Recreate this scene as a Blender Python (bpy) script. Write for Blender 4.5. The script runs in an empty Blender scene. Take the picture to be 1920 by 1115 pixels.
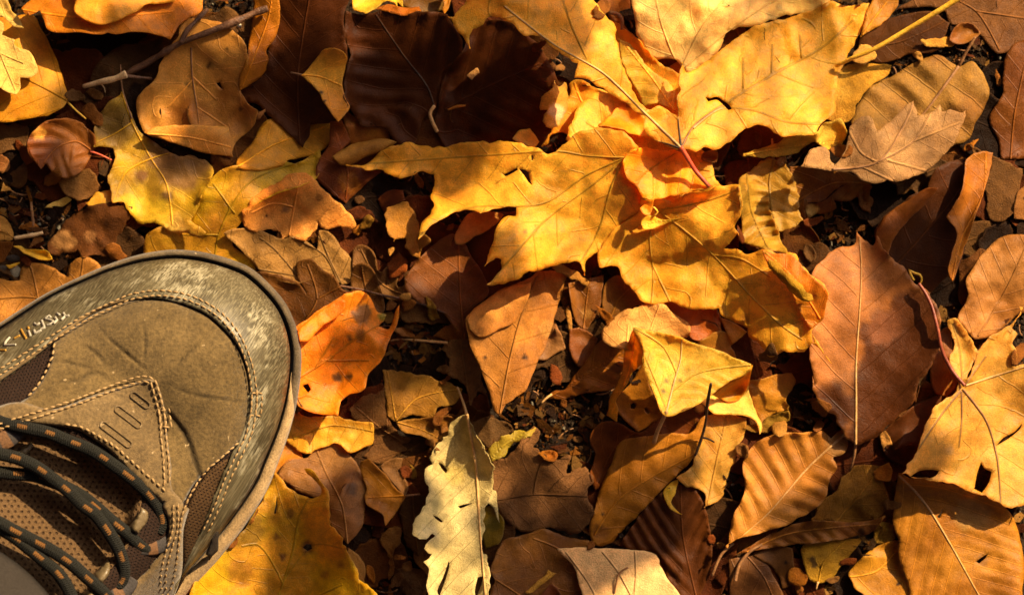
import bpy, math, random
import numpy as np
from mathutils import Vector, Matrix
from mathutils.geometry import delaunay_2d_cdt

# ------------------------------------------------------------------ camera, sky, sun, exposure
SC = bpy.context.scene
COL = SC.collection
CAM_H = 1.0            # camera height above the soil (m)
K = 0.36 / 1920.0      # metres per photo pixel on the soil
cam_d = bpy.data.cameras.new('camera'); cam = bpy.data.objects.new('camera', cam_d); COL.objects.link(cam)
cam.location = (0, 0, CAM_H); cam.rotation_euler = (0, 0, 0)
cam_d.lens = 100.0; cam_d.sensor_width = 36.0; cam_d.sensor_fit = 'HORIZONTAL'
cam_d.clip_start = 0.02; cam_d.clip_end = 500.0
cam_d.dof.use_dof = True; cam_d.dof.focus_distance = 0.968; cam_d.dof.aperture_fstop = 10.0
SC.camera = cam
SUN_AZ, SUN_EL = 46.0, 34.0
w = bpy.data.worlds.new('World'); SC.world = w; w.use_nodes = True
wn = w.node_tree.nodes; wl = w.node_tree.links
sky = wn.new('ShaderNodeTexSky'); sky.sky_type = 'NISHITA'; sky.sun_disc = False
sky.sun_elevation = math.radians(SUN_EL); sky.sun_rotation = math.radians(90 - SUN_AZ)
sky.dust_density = 6.0; sky.ozone_density = 0.3; sky.air_density = 0.4
bg = wn['Background']; bg.inputs['Strength'].default_value = 0.05
wl.new(sky.outputs[0], bg.inputs['Color'])
sd = bpy.data.lights.new('sun', 'SUN'); sun = bpy.data.objects.new('sun', sd); COL.objects.link(sun)
sd.energy = 5.0; sd.angle = math.radians(0.53); sd.color = (1.0, 0.76, 0.44)
_a, _e = math.radians(SUN_AZ), math.radians(SUN_EL)
SUNV = Vector((math.cos(_e) * math.cos(_a), math.cos(_e) * math.sin(_a), math.sin(_e)))
sun.rotation_euler = SUNV.to_track_quat('Z', 'Y').to_euler(); sun.location = SUNV * 3
SC.view_settings.view_transform = 'Standard'; SC.view_settings.look = 'None'
SC.view_settings.exposure = 1.24; SC.view_settings.gamma = 1.0
SC.cycles.max_bounces = 6; SC.cycles.diffuse_bounces = 4; SC.cycles.glossy_bounces = 2; SC.cycles.transmission_bounces = 4
SC.cycles.use_denoising = True

# ------------------------------------------------------------------ small maths
def H3(ix, iy, seed):
    n = (ix.astype(np.int64) * 374761393 + iy.astype(np.int64) * 668265263 + seed * 974634777) & 0x7fffffff
    n = (n ^ (n >> 13)) * 1274126177 & 0x7fffffff
    n = (n ^ (n >> 16)) * 1103515245 & 0x7fffffff
    return ((n >> 8) & 0xffff) / 65535.0
def vnoise(x, y, scale, seed=0):
    """smooth value noise in -1..1, cell size 'scale'"""
    x = np.asarray(x, float) / scale; y = np.asarray(y, float) / scale
    ix = np.floor(x); iy = np.floor(y); fx = x - ix; fy = y - iy
    fx = fx * fx * (3 - 2 * fx); fy = fy * fy * (3 - 2 * fy)
    a = H3(ix, iy, seed); b = H3(ix + 1, iy, seed); c = H3(ix, iy + 1, seed); d = H3(ix + 1, iy + 1, seed)
    return 2 * ((a * (1 - fx) + b * fx) * (1 - fy) + (c * (1 - fx) + d * fx) * fy) - 1
def fbm(x, y, scale, seed=0, o=3):
    r = 0; amp = 1; t = 0
    for i in range(o):
        r = r + amp * vnoise(x, y, scale / 2 ** i, seed + 17 * i); t += amp; amp *= .55
    return r / t
def sstep(a, b, x):
    t = np.clip((x - a) / (b - a), 0, 1); return t * t * (3 - 2 * t)
def world(px, py, z):
    f = K * (1 - np.asarray(z) / CAM_H)
    return np.stack([(np.asarray(px) - 960) * f, -(np.asarray(py) - 557.5) * f, np.asarray(z) + 0 * f], -1)

q = 520 / 1450.0
REG = {'F': (0, 0, 1), 'R1': (0, 0, q), 'R2': (440, 0, q), 'R3': (900, 0, q), 'R4': (1400, 0, q),
       'R5': (0, 360, q), 'R6': (440, 360, q), 'R7': (900, 360, q), 'R8': (1400, 360, q),
       'B1': (0, 715, q), 'B2': (440, 715, q), 'B3': (900, 715, q), 'B4': (1400, 715, q),
       'E': (0, 440, 600 / 1858.), 'S1': (640, 0, .3125), 'S2': (1100, 0, .3125), 'S3': (1100, 300, .3125),
       'S4': (900, 500, .3125), 'T1': (0, 560, 160 / 1487.), 'K': (0, 380, 200 / 1394.), 'U': (640, 0, 260 / 1920.),
       'G': (0, 760, 400 / 1256.)}
def pts(s):
    out = []; r = REG['F']
    for t in s.split():
        if t in REG: r = REG[t]
        else:
            a, b = t.split(','); out.append((r[0] + float(a) * r[2], r[1] + float(b) * r[2]))
    return np.array(out)
def catmull(P, closed, step, corner=70):
    """resample a polyline as a smooth curve through its points; sharp tips stay sharp"""
    P = np.asarray(P, float); n = len(P); T = np.zeros_like(P)
    for i in range(n):
        if not closed and (i == 0 or i == n - 1): continue
        a = P[i] - P[i - 1]; b = P[(i + 1) % n] - P[i]
        la, lb = np.hypot(*a) + 1e-9, np.hypot(*b) + 1e-9
        c = np.dot(a, b) / la / lb
        if c > math.cos(math.radians(corner)): T[i] = (a / la + b / lb) * .5
    out = []
    for i in range(n if closed else n - 1):
        p0, p1 = P[i], P[(i + 1) % n]; L = np.hypot(*(p1 - p0))
        m0, m1 = T[i] * L * .9, T[(i + 1) % n] * L * .9
        k = max(1, int(round(L / step))); t = (np.arange(k) / k)[:, None]
        if not m0.any() and not m1.any(): out.append(p0 + (p1 - p0) * t)
        else: out.append((2*t**3-3*t**2+1)*p0 + (t**3-2*t**2+t)*m0 + (-2*t**3+3*t**2)*p1 + (t**3-t**2)*m1)
    if not closed: out.append(P[-1:])
    return np.concatenate(out)
def seg_dist(X, Y, P, closed=False):
    """distance, arc length and signed side of points to a polyline"""
    Q = np.vstack([P, P[:1]]) if closed else P
    best = np.full(X.shape, 1e9); arc = np.zeros(X.shape); side = np.zeros(X.shape); s0 = 0
    for a, b in zip(Q[:-1], Q[1:]):
        d = b - a; L = np.hypot(*d)
        if L < 1e-6: continue
        t = np.clip(((X - a[0]) * d[0] + (Y - a[1]) * d[1]) / L ** 2, 0, 1)
        ex = X - a[0] - t * d[0]; ey = Y - a[1] - t * d[1]
        ds = np.hypot(ex, ey); m = ds < best
        best = np.where(m, ds, best); arc = np.where(m, s0 + t * L, arc)
        side = np.where(m, np.sign(d[0] * ey - d[1] * ex), side); s0 += L
    return best, arc, side
def inside(X, Y, P):
    r = np.zeros(X.shape, bool); n = len(P)
    for i in range(n):
        x0, y0 = P[i - 1]; x1, y1 = P[i]
        if y0 == y1: continue
        r ^= ((y0 > Y) != (y1 > Y)) & (X < (x1 - x0) * (Y - y0) / (y1 - y0) + x0)
    return r

# ------------------------------------------------------------------ height map of what lies on the ground (grid in photo pixels)
GP, MX = 4.0, 200.0
GW, GH = int((1920 + 2 * MX) / GP), int((1115 + 2 * MX) / GP)
gx = (np.arange(GW) + .5) * GP - MX; gy = (np.arange(GH) + .5) * GP - MX
GX, GY = np.meshgrid(gx, gy)
def soil_z(px, py):
    return .0012 * fbm(px, py, 90, 5, 4) + .0022 * vnoise(px, py, 260, 9)
HM = soil_z(GX, GY) + .0010; TOP = np.zeros(HM.shape, int)
def dilate(m, n=1):
    for _ in range(n):
        r = m.copy(); r[1:] |= m[:-1]; r[:-1] |= m[1:]; r[:, 1:] |= m[:, :-1]; r[:, :-1] |= m[:, 1:]; m = r
    return m
def blur(v, m, n=1):
    mf = m.astype(float)
    for _ in range(n):
        a = np.pad(v * mf, 1); b = np.pad(mf, 1)
        num = a[1:-1, 1:-1] * 2 + a[:-2, 1:-1] + a[2:, 1:-1] + a[1:-1, :-2] + a[1:-1, 2:]
        den = b[1:-1, 1:-1] * 2 + b[:-2, 1:-1] + b[2:, 1:-1] + b[1:-1, :-2] + b[1:-1, 2:]
        v = np.where(m, num / np.maximum(den, 1e-9), v)
    return v
def window(P, pad=5):
    j0 = int(np.clip((P[:, 0].min() + MX) / GP - pad, 0, GW - 2)); j1 = int(np.clip((P[:, 0].max() + MX) / GP + pad, j0 + 2, GW))
    i0 = int(np.clip((P[:, 1].min() + MX) / GP - pad, 0, GH - 2)); i1 = int(np.clip((P[:, 1].max() + MX) / GP + pad, i0 + 2, GH))
    return slice(i0, i1), slice(j0, j1)
def sample(A, win, X, Y):
    fx = np.clip((X + MX) / GP - .5 - win[1].start, 0, A.shape[1] - 1.001); fy = np.clip((Y + MX) / GP - .5 - win[0].start, 0, A.shape[0] - 1.001)
    ix = fx.astype(int); iy = fy.astype(int); fx -= ix; fy -= iy
    return (A[iy, ix] * (1 - fx) + A[iy, ix + 1] * fx) * (1 - fy) + (A[iy + 1, ix] * (1 - fx) + A[iy + 1, ix + 1] * fx) * fy
FULL = (slice(0, GH), slice(0, GW))

# ------------------------------------------------------------------ node helpers and materials
class NT:
    def __init__(s, name):
        s.m = bpy.data.materials.new(name); s.m.use_nodes = True; s.t = s.m.node_tree; s.t.nodes.clear()
        s.out = s.t.nodes.new('ShaderNodeOutputMaterial')
    def n(s, typ, ins=None, **kw):
        d = s.t.nodes.new('ShaderNode' + typ)
        for k, v in kw.items(): setattr(d, k, v)
        for k, v in (ins or {}).items():
            if hasattr(v, 'is_output') or isinstance(v, bpy.types.NodeSocket): s.t.links.new(v, d.inputs[k])
            else: d.inputs[k].default_value = v
        return d
    def attr(s, name, out='Fac'): return s.n('Attribute', attribute_name=name).outputs[out]
    def math(s, op, a, b=0.0, c=0.0, clamp=False):
        return s.n('Math', {0: a, 1: b, 2: c}, operation=op, use_clamp=clamp).outputs[0]
    def ramp(s, x, lo, hi, a=0.0, b=1.0):
        return s.n('MapRange', {'Value': x, 'From Min': lo, 'From Max': hi, 'To Min': a, 'To Max': b}, interpolation_type='SMOOTHSTEP').outputs[0]
    def noise(s, scale, detail=3, rough=.55, vec=None, dist=0.0):
        i = {'Scale': scale, 'Detail': detail, 'Roughness': rough, 'Distortion': dist}
        if vec is not None: i['Vector'] = vec
        return s.n('TexNoise', i).outputs['Fac']
    def mix(s, f, a, b, mode='MIX'):
        d = s.n('Mix', data_type='RGBA', blend_type=mode)
        for k, v in ((0, f), (6, a), (7, b)):
            if isinstance(v, bpy.types.NodeSocket): s.t.links.new(v, d.inputs[k])
            else: d.inputs[k].default_value = v if k == 0 else (tuple(v) + (1,))[:4]
        return d.outputs[2]
    def scale(s, col, f):
        return s.n('VectorMath', {0: col, 'Scale': f}, operation='SCALE').outputs[0]
    def pos(s): return s.n('NewGeometry').outputs['Position']
    def bump(s, h, strength=1.0, dist=.001):
        return s.n('Bump', {'Height': h, 'Strength': strength, 'Distance': dist}).outputs[0]
    def done(s, sh): s.t.links.new(sh, s.out.inputs['Surface']); return s.m

def leaf_material(name, trans, rough, spec, bump, tert, speck):
    t = NT(name); P = t.pos()
    col = t.attr('col', 'Color'); vs = t.attr('vs')
    warp = t.noise(110, 2, .5, P)
    n1 = t.noise(330, 4, .6, P); n2 = t.noise(2300, 3, .6, P); n3 = t.noise(75, 3, .6, P)
    f = t.math('MULTIPLY', t.ramp(n1, .25, .75, .82, 1.16), t.ramp(n2, .2, .8, .80, 1.18))
    f = t.math('MULTIPLY', f, t.ramp(n3, .28, .72, .84, 1.12))
    vd = t.attr('vd'); vw = t.attr('vw')
    main = t.ramp(t.math('DIVIDE', vd, vw), .35, 1.0, 1.0, 0.0)
    ph = t.math('ADD', t.attr('ph'), t.math('MULTIPLY', t.math('SUBTRACT', warp, .5), .16))
    fr = t.math('ABSOLUTE', t.math('SUBTRACT', t.math('FRACT', ph), .5))
    sec = t.math('MULTIPLY', t.ramp(fr, .0, .042, 1.0, 0.0), t.attr('sf'))
    vor = t.n('TexVoronoi', {'Vector': P, 'Scale': 760.0}, feature='DISTANCE_TO_EDGE').outputs['Distance']
    ter = t.ramp(vor, .0, .09, 1.0, 0.0)
    vein = t.math('MAXIMUM', main, t.math('MAXIMUM', t.math('MULTIPLY', sec, .8), t.math('MULTIPLY', ter, tert)))
    f = t.math('MULTIPLY', f, t.math('ADD', 1.0, t.math('MULTIPLY', vein, vs)))
    c = t.scale(col, f)
    sp = t.math('MULTIPLY', t.ramp(t.noise(620, 2, .5, P), .735, .79), speck)
    c = t.mix(sp, c, (.045, .018, .006))
    edge = t.ramp(t.attr('ed'), .0, .0008, .22, 0.0)
    c = t.mix(edge, c, t.mix(.5, c, (.16, .06, .012)))
    hgt = t.math('ADD', t.math('MULTIPLY', vein, .34), t.math('ADD', t.math('MULTIPLY', n1, .30), t.math('MULTIPLY', n2, .26)))
    hgt = t.math('ADD', hgt, t.math('MULTIPLY', n3, .35))
    nrm = t.bump(hgt, bump, .0011)
    pb = t.n('BsdfPrincipled', {'Base Color': c, 'Roughness': t.ramp(n1, .2, .8, rough - .1, rough + .12), 'Specular IOR Level': spec, 'Normal': nrm})
    tc = t.mix(1.0, c, (1.0, .80, .45), 'MULTIPLY')
    tr = t.n('BsdfTranslucent', {'Color': t.scale(tc, 1.5), 'Normal': nrm})
    mx = t.n('MixShader', {0: trans, 1: pb.outputs[0], 2: tr.outputs[0]})
    return t.done(mx.outputs[0])
LM = {'maple': leaf_material('maple_leaf_skin', .44, .46, .36, .60, .16, .22),
      'beech': leaf_material('beech_leaf_skin', .24, .46, .22, .60, .12, .12),
      'oak': leaf_material('oak_leaf_skin', .20, .55, .18, .85, .22, .2),
      'shade': leaf_material('dark_leaf_skin', .16, .5, .10, .55, .12, .1),
      'dry': leaf_material('dry_leaf_skin', .18, .65, .10, 1.0, .28, .5)}
def simple_mat(name, c1, c2, scale, rough=.7, bump=.6, dist=.001, spec=.3, stretch=None):
    t = NT(name); P = t.pos()
    if stretch: P = t.n('Mapping', {'Vector': P, 'Rotation': stretch[0], 'Scale': stretch[1]}).outputs[0]
    n1 = t.noise(scale, 5, .6, P); n2 = t.noise(scale * 6, 3, .6, P)
    c = t.mix(t.ramp(n1, .3, .7), c1, c2); c = t.scale(c, t.ramp(n2, .2, .8, .7, 1.25))
    nr = t.bump(t.math('ADD', n1, t.math('MULTIPLY', n2, .5)), bump, dist)
    return t.done(t.n('BsdfPrincipled', {'Base Color': c, 'Roughness': rough, 'Specular IOR Level': spec, 'Normal': nr}).outputs[0])
MAT = {'soil': simple_mat('dark_humus_soil', (.010, .0062, .0035), (.036, .021, .011), 120, .9, 1.0, .002, .15),
       'stem_tan': simple_mat('tan_petiole', (.40, .20, .06), (.55, .32, .12), 300, .5, .3),
       'stem_yellow': simple_mat('yellow_petiole', (.80, .42, .03), (.88, .50, .05), 200, .42, .2),
       'stem_red': simple_mat('red_petiole', (.40, .045, .02), (.55, .10, .035), 300, .4, .2),
       'stem_darkred': simple_mat('dark_red_petiole', (.13, .022, .012), (.26, .06, .025), 300, .4, .2),
       'stem_dark': simple_mat('black_brown_stalk', (.022, .012, .007), (.07, .035, .014), 400, .6, .4),
       'stem_brown': simple_mat('brown_petiole', (.16, .07, .025), (.30, .14, .05), 300, .55, .3),
       'twig': simple_mat('brown_twig_bark', (.055, .022, .010), (.16, .070, .03), 260, .5, .8),
       'wood': simple_mat('pale_split_wood', (.50, .30, .12), (.68, .45, .22), 400, .7, .6),
       'stone': simple_mat('grey_stone', (.10, .085, .055), (.20, .17, .11), 300, .75, .6),
       'pale_stone': simple_mat('pale_grit', (.45, .36, .25), (.60, .50, .36), 500, .7, .5),
       'dark_stone': simple_mat('dark_clod', (.018, .012, .008), (.05, .034, .022), 250, .8, .8),
       'bark': simple_mat('fibrous_rotten_bark', (.035, .014, .006), (.20, .085, .03), 240, .6, 1.0, .002, .3, ((0, 0, .6), (.35, 2.2, 1)))}

# ------------------------------------------------------------------ object makers
def mesh_obj(name, V, F, mat, smooth=True, attrs=None, label=None, cat=None, group=None, kind=None):
    V = np.asarray(V, float); o3 = V.mean(0)
    me = bpy.data.meshes.new(name); me.from_pydata((V - o3).tolist(), [], F); me.update()
    for k, (typ, arr) in (attrs or {}).items():
        a = me.attributes.new(k, typ, 'POINT')
        a.data.foreach_set('color' if typ == 'FLOAT_COLOR' else 'value', np.ascontiguousarray(arr, dtype=np.float32).ravel())
    if smooth: me.polygons.foreach_set('use_smooth', [True] * len(me.polygons))
    me.materials.append(mat)
    o = bpy.data.objects.new(name, me); COL.objects.link(o)
    o.location = Vector(o3)
    if label: o['label'] = label
    if cat: o['category'] = cat
    if group: o['group'] = group
    if kind: o['kind'] = kind
    ORIGIN[o.name] = Vector(o3)
    return o
ORIGIN = {}
def child_fix(o, parent):           # place a child (built in world space) under its parent
    o.parent = parent; o.location = ORIGIN[o.name] - ORIGIN[parent.name]
def tri(P, spacing, holes=(), extra=None, seed=0):
    """triangulate the inside of an outline with a jittered grid of inner points"""
    rnd = np.random.RandomState(seed)
    x0, y0 = P.min(0); x1, y1 = P.max(0)
    xs = np.arange(x0, x1, spacing); ys = np.arange(y0, y1, spacing * .87)
    X, Y = np.meshgrid(xs, ys); X = X + (np.arange(len(ys)) % 2 * spacing / 2)[:, None]
    X = X + rnd.uniform(-.22, .22, X.shape) * spacing; Y = Y + rnd.uniform(-.22, .22, Y.shape) * spacing
    X = X.ravel(); Y = Y.ravel()
    m = inside(X, Y, P); X, Y = X[m], Y[m]
    d, _, _ = seg_dist(X, Y, P[::2], True); m = d > spacing * .5
    for h in holes:
        d, _, _ = seg_dist(X, Y, h, True); m &= (d > spacing * .4)
    if extra is not None and len(extra):
        for e in extra:
            d, _, _ = seg_dist(X, Y, e); m &= d > spacing * .45
    pts2 = [tuple(p) for p in P]; edges = [(i, (i + 1) % len(P)) for i in range(len(P))]
    for h in holes:
        b = len(pts2); pts2 += [tuple(p) for p in h]; edges += [(b + i, b + (i + 1) % len(h)) for i in range(len(h))]
    pts2 += list(zip(X[m].tolist(), Y[m].tolist()))
    if extra is not None:
        for e in extra:
            mm = inside(e[:, 0], e[:, 1], P); pts2 += [tuple(p) for p in e[mm]]
    vo, _, fo, _, _, _ = delaunay_2d_cdt([Vector(p) for p in pts2], edges, [], 0, 1e-4)
    V = np.array([(v.x, v.y) for v in vo]); F = np.array([f for f in fo if len(f) == 3])
    c = V[F].mean(1); k = inside(c[:, 0], c[:, 1], P)
    for h in holes: k &= ~inside(c[:, 0], c[:, 1], h)
    F = F[k]; used = np.unique(F); rm = np.full(len(V), -1); rm[used] = np.arange(len(used))
    V = V[used]; F = rm[F]
    a = V[F]; cr = (a[:, 1, 0] - a[:, 0, 0]) * (a[:, 2, 1] - a[:, 0, 1]) - (a[:, 1, 1] - a[:, 0, 1]) * (a[:, 2, 0] - a[:, 0, 0])
    F[cr > 0] = F[cr > 0][:, ::-1]      # image y points down: keep the normals up
    return V, F
def thicken(V, F, th, attrs):
    """give a sheet a real thickness: a second skin below and a rim round every border"""
    n = len(V); a = V[F]; fn = np.cross(a[:, 1] - a[:, 0], a[:, 2] - a[:, 0]); N = np.zeros_like(V)
    for k in range(3): np.add.at(N, F[:, k], fn)
    N /= np.linalg.norm(N, axis=1, keepdims=True) + 1e-12
    V2 = np.vstack([V, V - N * th])
    E = {}
    for f in F.tolist():
        for i in range(3): E[(f[i], f[(i + 1) % 3])] = 1
    rim = [(a, b) for (a, b) in E if (b, a) not in E]
    FF = F.tolist() + (F[:, ::-1] + n).tolist() + [[b, a, a + n, b + n] for a, b in rim]
    at = {k: (t, np.concatenate([v, v])) for k, (t, v) in attrs.items()}
    return V2, FF, at
def tube(W, R, sides=10, flat=1.0):
    """tube along world points W with radii R; returns verts, faces, arc length and angle of every vertex"""
    W = np.asarray(W, float); n = len(W); R = np.broadcast_to(np.asarray(R, float), (n,))
    T = np.gradient(W, axis=0); T /= np.linalg.norm(T, axis=1, keepdims=True) + 1e-12
    up = np.array([0, 0, 1.0]); B = np.cross(T, up); bl = np.linalg.norm(B, axis=1, keepdims=True)
    B = np.where(bl < 1e-4, np.array([[1.0, 0, 0]]), B / np.maximum(bl, 1e-9)); N = np.cross(B, T)
    ang = np.arange(sides) / sides * 2 * math.pi
    V = W[:, None] + (B[:, None] * np.cos(ang)[None, :, None] + N[:, None] * np.sin(ang)[None, :, None] * flat) * R[:, None, None]
    s = np.concatenate([[0], np.cumsum(np.linalg.norm(np.diff(W, axis=0), axis=1))])
    F = []
    for i in range(n - 1):
        for j in range(sides):
            k = (j + 1) % sides; F.append([i * sides + j, i * sides + k, (i + 1) * sides + k, (i + 1) * sides + j])
    F.append(list(range(sides))[::-1]); F.append([(n - 1) * sides + j for j in range(sides)])
    return V.reshape(-1, 3), F, np.repeat(s, sides), np.tile(ang, n)
def ground_tube(name, path, r0, r1, mat, parent=None, lift=0.0, step=5, zfix=None, sides=8, knots=0.0, mark=True, seed=1, flat=1.0, **kw):
    """a stalk or twig lying on whatever is below it (radii in photo pixels)"""
    P = catmull(pts(path) if isinstance(path, str) else path, False, step)
    n = len(P); t = np.linspace(0, 1, n); r = (r0 + (r1 - r0) * t) * K
    if zfix is None:
        z = sample(HM, FULL, P[:, 0], P[:, 1])
        for _ in range(2):
            zz = z.copy()
            for k in (1, 2, 3): zz[k:] = np.maximum(zz[k:], z[:-k]); zz[:-k] = np.maximum(zz[:-k], z[k:])
            z = zz
        for _ in range(60): z[1:-1] = .5 * z[1:-1] + .25 * (z[:-2] + z[2:])
        z = z + r * .9 + (lift * np.sin(t * math.pi * .5) if np.isscalar(lift) else np.interp(t, np.linspace(0, 1, len(lift)), lift))
    else: z = np.interp(t, np.linspace(0, 1, len(zfix)), zfix)
    if knots: r = r * (1 + knots * vnoise(np.arange(n) * step, np.zeros(n), 16, seed))
    V, F, _, _ = tube(world(P[:, 0], P[:, 1], z), r, sides, flat)
    o = mesh_obj(name, V, F, MAT[mat] if isinstance(mat, str) else mat, **kw)
    if parent is not None: child_fix(o, parent)
    if mark and zfix is None:
        win = window(P); d, _, _ = seg_dist(GX[win], GY[win], P); m = d < max(r0, r1)
        HM[win] = np.where(m, np.maximum(HM[win], sample(HM, FULL, GX[win], GY[win]) + 2 * max(r0, r1) * K), HM[win])
    return o

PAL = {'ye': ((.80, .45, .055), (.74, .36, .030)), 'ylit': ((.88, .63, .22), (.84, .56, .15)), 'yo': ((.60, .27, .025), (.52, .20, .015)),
       'or': ((.56, .19, .012), (.46, .13, .008)), 'glow': ((.88, .42, .02), (.82, .33, .012)), 'sa': ((.48, .20, .065), (.40, .14, .035)),
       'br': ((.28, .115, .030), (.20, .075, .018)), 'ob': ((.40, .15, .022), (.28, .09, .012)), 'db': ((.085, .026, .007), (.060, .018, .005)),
       'rb': ((.24, .065, .014), (.15, .038, .009)), 'tan': ((.44, .23, .08), (.36, .165, .045)), 'pale': ((.68, .44, .18), (.60, .36, .12)),
       'gy': ((.17, .092, .048), (.115, .058, .030)), 'pg': ((.545, .47, .36), (.49, .41, .28)), 'yg': ((.62, .38, .014), (.55, .29, .010)),
       'ol': ((.30, .175, .035), (.21, .105, .02)), 'pu': ((.34, .165, .085), (.28, .115, .05)), 'lem': ((.82, .58, .06), (.76, .48, .04)),
       'dk': ((.045, .020, .009), (.028, .012, .006)), 'gb': ((.27, .145, .065), (.20, .095, .04))}
def warm(c):
    f = .70 + .30 * min(1, max(0, (c[0] - .30) / .30))
    if c[0] < .30: return (c[0] * f * 1.1, c[1] * .90 * f, c[2] * f * .46)
    if c[0] > .55 and c[1] > .4 * c[0]: return (c[0], min(c[1] * .99, .69 * c[0]), c[2] * .55)
    return (c[0] * f * 1.04, c[1] * .93 * f, c[2] * f * (.42 if c[2] < .16 * c[0] else .50))
PAL = {k: tuple(warm(c) for c in v) for k, v in PAL.items()}
VEINSHADE = {'ye': -.25, 'ylit': -.2, 'glow': -.2, 'yg': -.25, 'lem': -.15}
LEAVES = []
PARENT = {}
def leaf(name, label, outline, c='br', mat='beech', veins=(), tilt=None, cup=0.0, bend=0.0, pleat=0.0, wr=.5, curl=0.0, lift=0.0, q=80, flex=.35,
         sec=None, vs=None, vw=1.6, jag='smooth', holes=(), spots=(), stem=None, midrib=None, of=None, key=None, cat='leaf', group=None, stiff=.6, c2=None, cr=1.0):
    LEAVES.append(dict(locals()))
# ------------------------------------------------------------------ the leaf builder
def pca_axis(P):
    c = P.mean(0); u, s_, vt = np.linalg.svd(P - c); d = vt[0]; t = (P - c) @ d
    return np.array([c + d * t.min() * .95, c + d * t.max() * .95])
def rough_edge(P, jag, seed):
    n = len(P); T = np.roll(P, -1, 0) - np.roll(P, 1, 0); T /= np.linalg.norm(T, axis=1, keepdims=True) + 1e-9
    N = np.stack([T[:, 1], -T[:, 0]], 1)
    if inside(np.array([P[0, 0] + N[0, 0] * .5]), np.array([P[0, 1] + N[0, 1] * .5]), P)[0]: N = -N
    s_ = np.concatenate([[0], np.cumsum(np.linalg.norm(np.diff(P, axis=0), axis=1))])
    d = 1.1 * vnoise(P[:, 0], P[:, 1], 22, seed) + .6 * vnoise(P[:, 0], P[:, 1], 8, seed + 3)
    big = n > 60
    bite = np.maximum(0, vnoise(P[:, 0], P[:, 1], 34, seed + 61) - .55) * (16 if jag in ('maple', 'rag') else 10) * (1 + .5 * vnoise(P[:, 0], P[:, 1], 7, seed + 62))
    d = d + .9 * vnoise(P[:, 0], P[:, 1], 11, seed + 60) - (bite if big else 0)
    if jag == 'serr': d = d + 3.2 * ((s_ / 15.0 + .3 * vnoise(s_, s_ * 0, 40, seed)) % 1.0) - 1.6
    if jag == 'rag': d = d + 3.4 * vnoise(P[:, 0], P[:, 1], 15, seed + 7) + 2.2 * vnoise(P[:, 0], P[:, 1], 6.5, seed + 8)
    if jag == 'maple': d = d + 2.0 * vnoise(P[:, 0], P[:, 1], 13, seed + 7) + 1.2 * vnoise(P[:, 0], P[:, 1], 6, seed + 8)
    return P + N * d[:, None]
CREASE = {'shade': (2, .10), 'maple': (8, .23), 'beech': (4, .15), 'oak': (6, .18), 'dry': (7, .21)}
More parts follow.
